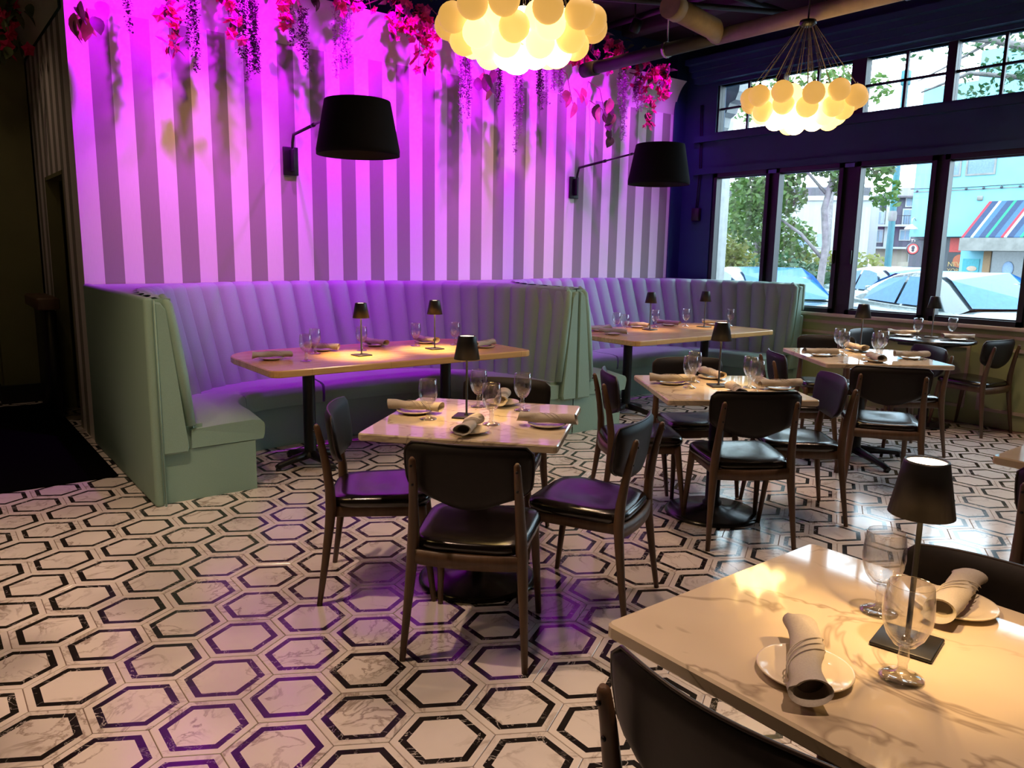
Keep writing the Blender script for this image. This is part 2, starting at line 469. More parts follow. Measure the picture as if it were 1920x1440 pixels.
# striped wall: flat sheet, its left end face with a doorway, then the flared cove above
WL, WR, WT = 1.03, 7.40, 3.13
back = struct(MB().box(0, WR - 1.02, 0, 0.12, 0, WT).build('wall_back', 'wall_stripe', loc=(1.02, YW, 0)))
def cove(u, v):
    x = WL - 0.01 + (WR + 0.03 - WL) * u
    a = v * 1.15
    return (x, YW - 0.16 * (1 - math.cos(a)) / (1 - math.cos(1.15)), WT + 0.36 * math.sin(a) / math.sin(1.15))
cv = MB().grid(cove, 8, 8, flip=True)
cv.grid(lambda u, v: (WL - 0.01 + (WR + 0.03 - WL) * u, YW + 0.10, WT + 0.36 * v), 1, 1)
for xx, fl in ((WL - 0.01, False), (WR + 0.02, True)):
    n = 8; pts = [(xx,) + cove(0, k / n)[1:] for k in range(n + 1)] + [(xx, YW + 0.10, WT + 0.36), (xx, YW + 0.10, WT)]
    cv.add(pts, [tuple(range(len(pts))) if not fl else tuple(reversed(range(len(pts))))])
cv.add([(WL - 0.01, YW - 0.16, WT + 0.36), (WR + 0.02, YW - 0.16, WT + 0.36), (WR + 0.02, YW + 0.1, WT + 0.36), (WL - 0.01, YW + 0.1, WT + 0.36)], [(0, 1, 2, 3)])
struct(cv.build('trim_1', 'cove_paint'))
# end wall running away from the striped wall (doorway in it)
lw_ = MB()
lw_.box(0, 0.10, 0.0, 0.50, 0, WT).box(0, 0.10, 1.45, 2.30, 0, WT).box(0, 0.10, 0.50, 1.45, 2.05, WT)
struct(lw_.build('wall_left', 'wall_stripe', loc=(1.021, YW + 0.12, 0)))
struct(MB().box(1.019, 1.125, YW + 0.615, YW + 0.64, 0, 2.05).box(1.019, 1.125, YW + 1.55, YW + 1.575, 0, 2.05).box(1.019, 1.125, YW + 0.615, YW + 1.575, 2.03, 2.06).build('door_1', 'olive_paint'))
struct(MB().grid(lambda u, v: (WL - 0.03 - 0.14 * (1 - math.cos(v * 1.15)), YW + 0.1 + 2.3 * u, WT + 0.36 * math.sin(v * 1.15)), 4, 6).build('trim_2', 'cove_paint'))
struct(MB().box(1.95, 2.05, YW + 0.2, 9.4, 0, 3.6).build('wall_passage', 'olive_paint'))
struct(MB().box(-4.4, 2.1, 8.75, 9.4, 0, CEIL).build('wall_far_left', 'olive_paint'))
struct(MB().box(0.62, 1.00, 8.55, 8.75, 0, 3.3).build('wall_pier', 'olive_paint'))
struct(MB().box(0.58, 1.02, 8.50, 8.56, 0, 0.17).box(-4.4, 0.6, 8.70, 8.75, 0, 0.17).build('baseboard_left', 'frame_paint'))
# other room walls, behind the camera
struct(MB().box(-4.5, -4.35, -3.5, 9.4, 0, CEIL).build('wall_side', 'olive_paint'))
struct(MB().box(-4.5, 7.75, -3.5, -3.35, 0, CEIL).build('wall_rear', 'sage_paint'))
struct(MB().box(WL, 7.75, YW + 0.12, YW + 0.22, 0, CEIL).build('wall_behind', 'dark_paint'))
ceiling = struct(MB().box(-4.5, 7.75, -3.5, 9.6, CEIL, CEIL + 0.1).build('ceiling', 'ceiling_paint'))

# window wall at X = XW
PANE = [(5.90, 5.24), (5.07, 4.38), (4.15, 3.47), (3.31, 2.62), (2.45, 1.78), (1.62, 0.94)]   # (far, near) in Y
ZS, ZH, ZC0, ZC1 = 0.97, 2.37, 2.90, 3.42
b = MB()
b.box(XW, XW + 0.16, -3.4, 5.98, ZH + 0.06, ZC0)                       # header beam
b.box(XW - 0.05, XW, -3.4, YW - 0.2, ZC0 - 0.10, ZC0 - 0.03)
b.box(XW - 0.03, XW, -3.4, YW - 0.2, ZH + 0.06, ZH + 0.13)
b.box(XW, XW + 0.16, -3.4, 5.98, ZC1, CEIL)                            # above the clerestory
for k, (d, z0, z1) in enumerate([(0.10, 3.46, 3.52), (0.15, 3.52, 3.58), (0.20, 3.58, 3.64), (0.28, 3.64, 3.70)]):
    b.box(XW - d, XW, -3.4, YW - 0.2, z0, z1)
b.box(XW, XW + 0.16, 5.98, YW + 0.2, ZS - 0.1, CEIL)                        # dark return by the corner
b.box(XW + 0.001, XW + 0.16, -3.4, 0.86, ZS - 0.1, ZH + 0.06).box(XW + 0.001, XW + 0.16, -3.4, 0.92, ZC0, ZC1)
struct(b.build('wall_right', 'dark_paint'))
struct(MB().box(WR, XW, YW - 0.02, YW + 0.12, 0, CEIL).build('wall_corner', 'dark_paint'))
g = MB()
g.box(XW, XW + 0.16, -3.4, YW, 0, 0.88)
wains = struct(g.build('wall_wainscot', 'sage_paint'))
def mould(y0, y1, z0, z1):
    m = MB()
    for (a, b_, c, d) in ((y0, y1, z0, z0 + 0.028), (y0, y1, z1 - 0.028, z1), (y0, y0 + 0.028, z0 + 0.028, z1 - 0.028), (y1 - 0.028, y1, z0 + 0.028, z1 - 0.028)):
        m.box(XW - 0.016, XW, a, b_, c, d)
    return m.build('panel_moulding', 'trim_paint', wains)
for y0 in (-0.4, 0.72, 1.84, 2.96, 4.08): mould(y0, y0 + 1.02, 0.14, 0.72)
struct(MB().rbox(XW - 0.05, XW + 0.16, -3.4, 5.98, 0.875, 0.91, 0.006).build('trim_3', 'sill_paint'))
struct(MB().box(XW - 0.012, XW, -3.4, 5.98, 0.80, 0.83).build('trim_4', 'trim_paint'))
for k, (ya, yb) in enumerate(PANE):
    o = struct(link('window_%d' % (k + 1), None)); o.location = (XW, 0, 0)
    fr = MB()
    e = 0.085
    ya2 = (ya + PANE[k - 1][1]) / 2 if k else ya + 0.08
    yb2 = (yb + PANE[k + 1][0]) / 2 if k < len(PANE) - 1 else yb - e
    fr.box(0.02, 0.075, ya, ya2, ZS - 0.06, ZH + 0.06).box(0.02, 0.075, yb2, yb, ZS - 0.06, ZH + 0.06)
    fr.box(0.02, 0.075, yb, ya, ZS - 0.06, ZS).box(0.02, 0.075, yb, ya, ZH, ZH + 0.06)
    fr.box(-0.02, 0.02, ya, ya + 0.045, ZS - 0.06, ZH + 0.06).box(-0.02, 0.02, yb - 0.045, yb, ZS - 0.06, ZH + 0.06)
    fr.box(-0.02, 0.02, yb - 0.045, ya + 0.045, ZS - 0.06, ZS - 0.012).box(-0.02, 0.02, yb - 0.045, ya + 0.045, ZH + 0.012, ZH + 0.06)
    fr.build('window_frame', 'frame_paint', o)
    MB().box(0.055, 0.061, yb, ya, ZS, ZH).build('pane', 'pane_glass', o)
    if k in (1, 2): MB().rbox(-0.045, -0.02, yb - 0.03 if k == 1 else ya + 0.01, yb - 0.012 if k == 1 else ya + 0.03, 1.42, 1.56, 0.005).build('handle', 'black_metal', o)
    # clerestory light over it
    c = struct(link('window_%d' % (k + 11), None)); c.location = (XW, 0, 0)
    ca_, cb_ = ya + 0.06, yb - 0.02
    cf = MB()
    ca2 = (ca_ + PANE[k - 1][1] - 0.02) / 2 if k else ca_ + 0.07
    cb2 = (cb_ + PANE[k + 1][0] + 0.06) / 2 if k < len(PANE) - 1 else cb_ - 0.07
    cf.box(0.02, 0.12, ca_, ca2, ZC0 - 0.02, ZC1 + 0.02).box(0.02, 0.12, cb2, cb_, ZC0 - 0.02, ZC1 + 0.02)
    cf.box(0.02, 0.12, cb_, ca_, ZC0 - 0.03, ZC0).box(0.02, 0.12, cb_, ca_, ZC1, ZC1 + 0.03)
    cf.build('window_frame', 'frame_paint', c)
    ym, zm = (ca_ + cb_) / 2, (ZC0 + ZC1) / 2
    MB().box(0.05, 0.08, ym - 0.013, ym + 0.013, ZC0, ZC1).build('muntin', 'frame_paint', c)
    MB().box(0.05, 0.08, cb_, ca_, zm - 0.011, zm + 0.011).build('muntin', 'frame_paint', c)
    for (p0, p1) in ((cb_, ym - 0.013), (ym + 0.013, ca_)):
        for (z0, z1) in ((ZC0, zm - 0.011), (zm + 0.011, ZC1)):
            MB().box(0.062, 0.068, p0, p1, z0, z1).build('pane', 'pane_glass', c)
for y, lab in ((5.16, 'small strip of blue tape on the window header above the left pair of panes'), (4.27, 'small strip of blue tape on the window header right of the tree trunk')):
    tag(MB().box(XW - 0.0235, XW - 0.0205, y - 0.05, y + 0.05, ZH + 0.012, ZH + 0.05).build('tape_strip', 'tape'), lab, 'tape', 'blue tape strips on the window header')

# ------------------------------------------------------------------ booths
def sup(a, b_, n, t):
    c, s_ = math.cos(t), math.sin(t)
    return (a * math.copysign(abs(c) ** (2 / n), c), b_ * abs(s_) ** (2 / n))
def arc_params(a, b_, n, count):
    N = 600; ts = [PI * i / N for i in range(N + 1)]; ps = [sup(a, b_, n, t) for t in ts]
    L = [0]
    for i in range(N): L.append(L[-1] + math.hypot(ps[i + 1][0] - ps[i][0], ps[i + 1][1] - ps[i][1]))
    out, j = [], 0
    for k in range(count + 1):
        want = L[-1] * k / count
        while j < N and L[j + 1] < want: j += 1
        f = (want - L[j]) / max(1e-9, L[j + 1] - L[j]) if j < N else 0
        out.append(ts[j] + f * (PI / N))
    return out
Y0, HALF = 4.65, 1.60
A_BOT, B_BOT, A_TOP, B_TOP, NN = 1.40, 1.40, 1.525, 1.73, 2.5
ZSEAT, ZTOP = 0.46, 1.205

def booth(cx, label, left_end, right_end):
    t = thing('booth_seat', label, 'booth', (cx, Y0, 0), 0, 'curved banquette booths along the striped wall')
    N = 40
    # base (kick panel): outer rectangle, inner U
    bm_ = MB()
    inn = [sup(1.05, 0.93, 4.5, PI * i / N) for i in range(N + 1)]
    outr = [(HALF, 0.0)] + [(HALF, 1.78), (-HALF, 1.78), (-HALF, 0.0)]
    vs = [(x, y, 0) for x, y in inn] + [(x, y, 0.31) for x, y in inn]
    bm_.add(vs, [(i + 1, i, N + 1 + i, N + 2 + i) for i in range(N)], 0, True)
    for sx in (1, -1):
        q = [(sx * 1.05, 0, 0), (sx * HALF, 0, 0), (sx * HALF, 0, 0.31), (sx * 1.05, 0, 0.31)]
        bm_.add(q, [(0, 1, 2, 3) if sx > 0 else (3, 2, 1, 0)])
    top = [(x, y, 0.31) for x, y in inn] + [(-HALF, 0, .31), (-HALF, 1.78, .31), (HALF, 1.78, .31), (HALF, 0, .31)]
    bm_.add([(x * 1.0, y, 0.31) for x, y in inn] + [sup(HALF, 1.78, 9, PI * i / N) + (0.31,) for i in range(N + 1)], [(i, i + 1, N + 2 + i, N + 1 + i) for i in range(N)])
    bm_.build('base', 'upholstery', t)
    # seat cushions
    cuts = [0.0, 46, 92, 136, 180]
    for c0, c1 in zip(cuts[:-1], cuts[1:]):
        m = MB()
        a0, a1 = math.radians(c0) + 0.004, math.radians(c1) - 0.004
        if c0 == 0: a0 = 0.0
        if c1 == 180: a1 = PI
        n = 16; prof = []
        for k in range(n + 1):
            tt = a0 + (a1 - a0) * k / n
            xi, yi = sup(1.0, 0.88, 4.2, tt); xo, yo = sup(A_BOT + 0.03, B_BOT + 0.04, NN, tt)
            edge = min(k, n - k)
            drop = 0.012 if edge == 0 else 0.0
            ring = []
            for (s_, z) in ((0.0, 0.315), (-0.02, 0.34), (-0.022, 0.40), (-0.008, 0.445), (0.03, 0.462), (0.15, 0.468), (0.6, 0.462), (1.0, 0.45)):
                ring.append((xi + (xo - xi) * s_, yi + (yo - yi) * s_, z - (drop if z > 0.4 else 0)))
            if c0 == 0 and k == 0 or c1 == 180 and k == n:
                ring = [(p[0], -0.012 if i not in (0, 1) else 0.0, p[2] - (0.012 if i in (3, 4, 5, 6, 7) else 0)) for i, p in enumerate(ring)]
            prof.append(ring)
        w_ = len(prof[0])
        m.add([p for r in prof for p in r], [(k * w_ + i, k * w_ + i + 1, (k + 1) * w_ + i + 1, (k + 1) * w_ + i) for k in range(n) for i in range(w_ - 1)], 0, True)
        for k, fl in ((0, False), (n, True)):
            r = prof[k] + [(prof[k][-1][0], prof[k][-1][1], 0.315)]
            m.add(r, [tuple(range(len(r))) if fl else tuple(reversed(range(len(r))))])
        m.build('seat_cushion', 'upholstery', t)
    # upright channels of the back
    NCH = 31
    ts = arc_params((A_BOT + A_TOP) / 2, (B_BOT + B_TOP) / 2, NN, NCH)
    def surf(tt, z):
        f = (z - 0.43) / (ZTOP - 0.43)
        a, b_ = A_BOT + (A_TOP - A_BOT) * f, B_BOT + (B_TOP - B_BOT) * f
        x, y = sup(a, b_, NN, tt)
        x2, y2 = sup(a, b_, NN, min(PI, tt + 1e-3)); x1, y1 = sup(a, b_, NN, max(0, tt - 1e-3))
        d = Vector((x2 - x1, y2 - y1)); d = d.normalized() if d.length > 1e-9 else Vector((0, 1))
        return Vector((x, y)), Vector((-d.y, d.x))
    for k in range(NCH):
        m = MB(); nu, rows = 8, [0.43, 0.50, 0.70, 0.90, 1.08, 1.15, 1.18]
        vs = []
        for z in rows:
            for i in range(nu + 1):
                u = i / nu; tt = ts[k] + (ts[k + 1] - ts[k]) * u
                p, nrm = surf(tt, z); bulge = 0.036 * (1 - abs(2 * u - 1) ** 3.0) - 0.014
                vs.append((p.x + nrm.x * bulge, p.y + nrm.y * bulge, z))
        for dz, back_ in ((1.198, 0.012), (1.213, 0.045), (1.212, 0.085)):
            for i in range(nu + 1):
                u = i / nu; tt = ts[k] + (ts[k + 1] - ts[k]) * u
                p, nrm = surf(tt, 1.19); bulge = 0.036 * (1 - abs(2 * u - 1) ** 3.0) - 0.014
                q = Vector((p.x, p.y)) + nrm * (bulge - back_)
                vs.append((q.x, min(q.y, 1.79), dz - 0.008 * abs(2 * u - 1) ** 3))
        R = len(rows) + 3
        m.add(vs, [(j * (nu + 1) + i + 1, j * (nu + 1) + i, (j + 1) * (nu + 1) + i, (j + 1) * (nu + 1) + i + 1) for j in range(R - 1) for i in range(nu)], 0, True)
        m.build('back_channel', 'upholstery', t)
    # ledge on top of the back and core behind it
    m = MB()
    ins = [sup(A_TOP + 0.04, B_TOP + 0.03, NN, PI * i / N) for i in range(N + 1)]
    os_ = []
    for i in range(N + 1):
        x, y = sup(HALF + 0.0, 1.79, 60, PI * i / N); os_.append((x, y))
    m.add([(x, min(y, 1.788), 1.2) for x, y in ins] + [(x, y, 1.2) for x, y in os_], [(i, N + 1 + i, N + 2 + i, i + 1) for i in range(N)], 0, False)
    m.build('ledge', 'upholstery', t)
    # end caps: tapered padded boards closing the ends of the back
    for sx in (-1, 1):
        w0 = HALF - 0.005
        cap = MB()
        poly = [(w0, 0.30), (w0 - 0.135, 0.30), (w0 - 0.145, 0.33), (w0 - 0.055, 1.14), (w0 - 0.03, 1.175), (w0, 1.18)]
        n = len(poly)
        vs = []
        for y, ins_ in ((0.08, 0.0), (-0.03, 0.0), (-0.042, 0.012)):
            cxp = sum(p[0] for p in poly) / n; czp = sum(p[1] for p in poly) / n
            for p in poly: vs.append((sx * (p[0] + (cxp - p[0]) * ins_ * 6), y, p[1] + (czp - p[1]) * ins_ * 2))
        fs = [(k * n + i, k * n + (i + 1) % n, (k + 1) * n + (i + 1) % n, (k + 1) * n + i) for k in range(2) for i in range(n)] + [tuple(2 * n + i for i in range(n))]
        if sx > 0: fs = [tuple(reversed(f)) for f in fs]
        cap.add(vs, fs, 0, False); cap.build('end_cap', 'upholstery', t)
        rim = MB()
        path = [(sx * (w0 - 0.165), -0.005, 0.455), (sx * (w0 - 0.13), -0.008, 0.75), (sx * (w0 - 0.095), -0.008, 1.02), (sx * (w0 - 0.075), -0.003, 1.16), (sx * (w0 - 0.06), 0.05, 1.205)]
        rim.tube(path, [0.030, 0.036, 0.034, 0.030, 0.022], 10)
        rim.build('end_roll', 'upholstery', t)
    for sx in (-1, 1):
        MB().box(min(sx * 1.36, sx * 1.595), max(sx * 1.36, sx * 1.595), 0.01, 0.35, 0.30, 0.455).box(min(sx * 1.50, sx * 1.598), max(sx * 1.50, sx * 1.598), 0.0, 0.5, 0.45, 1.196).build('core_block', 'upholstery', t)
    if left_end:
        m = MB().rbox(-HALF - 0.055, -HALF, -0.045, 1.79, 0.0, 1.205, 0.018, 3); m.build('end_panel', 'upholstery', t)
        MB().tube([(-HALF, -0.048, 0.0), (-HALF, -0.048, 1.19)], 0.006, 6).build('seam_welt', 'upholstery', t)
    if right_end:
        m = MB().rbox(HALF, HALF + 0.05, -0.045, 1.30, 0.92, 1.205, 0.018, 3); m.build('end_panel', 'upholstery', t)
        MB().rbox(HALF - 0.002, HALF + 0.046, -0.045, 1.2, 0.0, 0.87, 0.012, 2).build('end_panel', 'upholstery', t)
    return t
booth(2.66, 'curved sage green booth with upright padded channels and a tall end panel at left', True, False)
booth(5.87, 'curved padded booth in the corner under the windows, behind the second wooden table', False, True)

# ------------------------------------------------------------------ tables
def cross_base(t, cx, cy, h, span=0.30, col=0.04):
    r = MB().lathe([(0.062, 0.055), (0.062, 0.07), (col + 0.004, 0.085), (col, 0.10), (col, h - 0.03)], 16, (cx, cy, 0))
    r.build('column', 'black_metal', t)
    for k in range(4):
        a = PI / 2 * k + PI / 4 * 0.25
        dx, dy = math.cos(a), math.sin(a)
        m = MB()
        m.tube([(cx + dx * 0.02, cy + dy * 0.02, 0.07), (cx + dx * span * 0.5, cy + dy * span * 0.5, 0.055), (cx + dx * span * 0.9, cy + dy * span * 0.9, 0.035), (cx + dx * span, cy + dy * span, 0.022)], [0.034, 0.028, 0.022, 0.02], 8)
        m.lathe([(0.02, 0.0), (0.02, 0.012), (0.011, 0.014), (0.011, 0.03)], 10, (cx + dx * span * 0.95, cy + dy * span * 0.95, 0), cap0=True)
        m.build('foot', 'black_metal', t)
    MB().rbox(cx - 0.19, cx + 0.19, cy - 0.03, cy + 0.03, h - 0.034, h - 0.004, 0.005, 1).rbox(cx - 0.03, cx + 0.03, cy - 0.19, cy + 0.19, h - 0.034, h - 0.004, 0.005, 1).build('top_bracket', 'black_metal', t)
def disc_base(t, h, r=0.27):
    MB().lathe([(r, 0.0), (r, 0.012), (r - 0.02, 0.022), (0.08, 0.042), (0.055, 0.055)], 40, cap0=True).build('base_plate', 'black_gloss', t)
    MB().lathe([(0.055, 0.05), (0.055, 0.075), (0.042, 0.085), (0.042, h - 0.03)], 18).build('column', 'black_metal', t)
    MB().rbox(-0.2, 0.2, -0.2, 0.2, h - 0.034, h - 0.004, 0.006, 1).build('top_bracket', 'black_metal', t)

TABLES = {}
def marble_table(key, label, cx, cy, side, ang, z, base):
    t = thing('marble_table', label, 'table', (cx, cy, 0), math.radians(ang), 'square marble topped tables')
    MB().prism(rrect(-side / 2, side / 2, -side / 2, side / 2, 0.018, 3), z - 0.032, z, bev=0.005).build('tabletop', 'table_marble', t)
    if base == 'disc': disc_base(t, z - 0.032)
    else: cross_base(t, 0, 0, z - 0.032, 0.40, 0.045)
    TABLES[key] = (t, z); return t
marble_table('T1', 'square marble table with four settings standing before the left booth', 1.955, 2.745, 0.82, 41, 0.755, 'disc')
marble_table('T2', 'middle square marble table on a round black foot plate, right of centre', 3.60, 2.70, 0.81, 56, 0.75, 'disc')
marble_table('T3', 'square marble table on a black cross foot near the round window table', 5.50, 2.87, 0.88, 52, 0.775, 'cross')
marble_table('T5', 'large near marble table at lower right, reflecting the chandelier', 1.425, 0.655, 0.75, 0, 0.755, 'disc')
marble_table('T6', 'marble table cut off by the right edge of the picture', 3.58, 0.75, 0.76, 0, 0.755, 'disc')

t = thing('round_table', 'small round black table standing against the window wall', 'table', (7.17, 3.13, 0))
MB().lathe([(0.0, 0.758), (0.345, 0.758), (0.358, 0.764), (0.362, 0.774), (0.358, 0.785), (0.345, 0.79), (0.0, 0.79)], 48).build('tabletop', 'black_gloss', t)
disc_base(t, 0.76, 0.22); TABLES['T4'] = (t, 0.79)

def booth_table(key, label, cx):
    t = thing('wooden_table', label, 'table', (cx, 5.0, 0), 0, 'long wooden booth tables')
    MB().prism(rrect(-1.005, 1.005, -0.52, 0.50, 0.06, 6, radii=(0.06, 0.30, 0.30, 0.06)), 0.712, 0.757, bev=0.006).build('tabletop', 'butcher_block', t)
    for dx in (-0.56, 0.56): cross_base(t, dx, 0.0, 0.714, 0.27, 0.042)
    TABLES[key] = (t, 0.757)
booth_table('B1', 'long wooden table with rounded back corners in the left booth', 2.675)
booth_table('B2', 'long wooden table in the corner booth, mostly behind the divider', 5.82)

# ------------------------------------------------------------------ chairs
def make_chair(label):
    t = thing('dining_chair', label, 'chair', group='dark leather dining chairs')
    # seat cushion
    def seat(u, v):
        return None
    m = MB()
    nu = 28; rings = []
    for (s_, z) in ((0.90, 0.420), (0.985, 0.424), (1.0, 0.438), (0.985, 0.455), (0.93, 0.467), (0.75, 0.472), (0.4, 0.470), (0.0, 0.468)):
        ring = []
        for k in range(nu):
            a = 2 * PI * k / nu
            c, s2 = math.cos(a), math.sin(a)
            x = 0.222 * math.copysign(abs(c) ** 0.42, c); y = 0.222 * math.copysign(abs(s2) ** 0.42, s2)
            x *= 1 + 0.06 * y / 0.22
            ring.append((x * s_, y * s_ + 0.01, z + 0.010 * (y * s_ / 0.22) * 0.5 - 0.012 * (1 - (x * s_ / 0.23) ** 2) * (1 if z > 0.46 else 0) * 0.6))
        rings.append(ring)
    m.add([p for r in rings for p in r], [(i * nu + k, i * nu + (k + 1) % nu, (i + 1) * nu + (k + 1) % nu, (i + 1) * nu + k) for i in range(len(rings) - 1) for k in range(nu)], 0, True)
    m.build('seat', 'leather', t)
    # seat frame
    f = MB()
    f.rbox(-0.185, 0.185, 0.165, 0.188, 0.372, 0.424, 0.005, 1)
    for sx in (-1, 1): f.rbox(sx * 0.188 - 0.011, sx * 0.188 + 0.011, -0.18, 0.18, 0.376, 0.424, 0.005, 1)
    f.build('seat_frame', 'walnut', t)
    r = MB(); n = 10; vs = []
    for k in range(n + 1):
        x = -0.19 + 0.38 * k / n; yb = -0.186 - 0.022 * (1 - (x / 0.19) ** 2)
        vs += [(x, yb, 0.366), (x, yb - 0.022, 0.366), (x, yb - 0.022, 0.420), (x, yb, 0.420)]
    r.add(vs, [(k * 4 + i, k * 4 + (i + 1) % 4, (k + 1) * 4 + (i + 1) % 4, (k + 1) * 4 + i) for k in range(n) for i in range(4)], 0, True)
    r.build('back_rail', 'walnut', t)
    # legs
    for sx in (-1, 1):
        MB().tube([(sx * 0.212, 0.24, 0), (sx * 0.203, 0.215, 0.2), (sx * 0.193, 0.188, 0.40), (sx * 0.192, 0.186, 0.424)], [0.0115, 0.0155, 0.020, 0.020], 10).build('leg', 'walnut', t)
        MB().tube([(sx * 0.228, -0.243, 0), (sx * 0.217, -0.217, 0.18), (sx * 0.206, -0.197, 0.34), (sx * 0.201, -0.190, 0.42), (sx * 0.197, -0.193, 0.50), (sx * 0.193, -0.207, 0.60), (sx * 0.189, -0.227, 0.70), (sx * 0.187, -0.243, 0.765), (sx * 0.187, -0.246, 0.775)],
                  [0.0115, 0.0155, 0.020, 0.0225, 0.021, 0.0175, 0.015, 0.0125, 0.006], 10).build('leg', 'walnut', t)
    # backrest pad
    def half_w(v):       # v 0 bottom .. 1 top
        if v < 0.45: return 0.232 * (1 - (1 - v / 0.45) ** 2.6 * 0.42)
        return 0.232 + 0.004 * math.sin((v - 0.45) / 0.55 * PI)
    def bz(u, v): return 0.575 + 0.245 * v + 0.030 * abs(u) ** 2.2 * (1 - v) ** 2 - 0.006 * abs(u) ** 4 * v
    def by(u, v): return -0.186 - 0.030 * v + 0.040 * abs(u) ** 2 
    def surf(sgn):
        def fn(a, b_):
            u, v = 2 * a - 1, b_
            U = math.sin(u * PI / 2); 
            e = max(0.0, 1 - abs(U) ** 10) ** 0.5 * max(0.0, 1 - abs(2 * v - 1) ** 8) ** 0.5
            top = max(0.0, (v - 0.86) / 0.14); 
            w_ = half_w(v) * (1 - 0.10 * top ** 3)
            return (U * w_, by(U, v) + sgn * 0.019 * e, bz(U, v))
        return fn
    m = MB().grid(surf(1), 14, 12, flip=True).grid(surf(-1), 14, 12)
    bk = m.build('backrest', 'leather_back', t)
    pts = []
    for k in range(41):
        a = k / 40 * 4
        if a < 1: u, v = -1, a
        elif a < 3: u, v = -1 + (a - 1), 1
        else: u, v = 1, 4 - a
        U = math.sin(u * PI / 2); top = max(0.0, (v - 0.86) / 0.14)
        pts.append((U * half_w(v) * (1 - 0.10 * top ** 3), by(U, v) - 0.004, bz(U, v)))
    MB().tube(pts, 0.0042, 6).build('piping', 'piping', bk)
    for sx in (-1, 1):
        for z, y in ((0.745, -0.252), (0.672, -0.236)):
            MB().lathe([(0.0, 0), (0.005, 0.0), (0.005, 0.004), (0, 0.004)], 8).build('screw', 'black_metal', t, loc=(sx * 0.188, y, z)).rotation_euler = (PI / 2, 0, 0)
    return t
CH = [
 (1.642, 2.307, 42.6, 'dark leather chair in front of the left marble table, back turned to the camera'),
 (1.58, 2.97, -33, 'dark leather chair on the left side of the marble table before the booth'),
 (2.245, 2.31, 116, 'dark leather chair right of the front marble table, seat pulled toward it'),
 (2.33, 3.10, -140, 'chair mostly hidden behind the marble table that stands before the left booth'),
 (3.42, 2.41, 57, 'chair with its back to the camera at the middle marble table'),
 (3.305, 3.03, -36, 'chair at the left of the middle marble table, beside the booth divider'),
 (4.00, 2.44, 139, 'chair at the right of the middle marble table, purple tinted backrest'),
 (3.90, 3.10, -120, 'chair behind the middle marble table, facing the camera, in front of the booth'),
 (4.95, 2.42, 37, 'chair with blue lit seat in front of the cross footed marble table'),
 (6.03, 2.80, 145, 'chair at the right of the cross footed marble table near the round table'),
 (4.98, 3.04, -42, 'chair seen edge on between the middle marble table and the cross footed one'),
 (6.06, 3.45, -140, 'chair behind the cross footed marble table, only its top edge showing'),
 (7.30, 2.79, 82, 'chair right of the round black table, against the green wainscot'),
 (7.10, 3.56, -90, 'chair left of the round black table, below the window sill'),
 (1.105, 0.655, 0, 'nearest chair at the bottom edge, tucked under the large near marble table'),
 (1.675, 0.58, 180, 'chair on the far side of the large near marble table, behind its plate'),
 (3.06, 0.70, 0, 'chair cut off by the right edge, at the farther marble table there'),
]
proto = make_chair(CH[0][3])
for k, (x, y, a, lab) in enumerate(CH):
    rz = math.radians(a - 90)
    if k == 0: proto.location = (x, y, 0); proto.rotation_euler = (0, 0, rz)
    else: dup(proto, (x, y, 0), rz, lab, 'dark leather dining chairs')

# ------------------------------------------------------------------ table settings
def make_goblet(label):
    t = thing('water_goblet', label, 'glass', group='stemmed water goblets')
    n = 28
    bowl = MB().lathe([(0.008, 0.060), (0.020, 0.066), (0.032, 0.082), (0.0405, 0.105), (0.0425, 0.125), (0.0405, 0.150), (0.0375, 0.176), (0.0365, 0.178), (0.0355, 0.176), (0.0387, 0.150), (0.0405, 0.125), (0.0385, 0.106), (0.030, 0.085), (0.017, 0.071), (0.0, 0.067)], n)
    bowl.build('bowl', 'goblet_bowl', t)
    MB().lathe([(0.0, 0.0), (0.037, 0.0), (0.0375, 0.003), (0.030, 0.006), (0.014, 0.011), (0.0085, 0.019), (0.008, 0.030), (0.0105, 0.040), (0.0085, 0.050), (0.009, 0.060), (0.0, 0.0615)], n).build('stem_and_foot', 'goblet_glass', t)
    return t
def make_plate(label):
    t = thing('side_plate', label, 'plate', group='round side plates')
    MB().lathe([(0.0, 0.003), (0.045, 0.003), (0.046, 0.0), (0.050, 0.0), (0.052, 0.003), (0.080, 0.011), (0.083, 0.0135), (0.0825, 0.0155), (0.079, 0.0150), (0.056, 0.0085), (0.050, 0.006), (0.0, 0.006)], 40).build('dish', 'china', t)
    return t
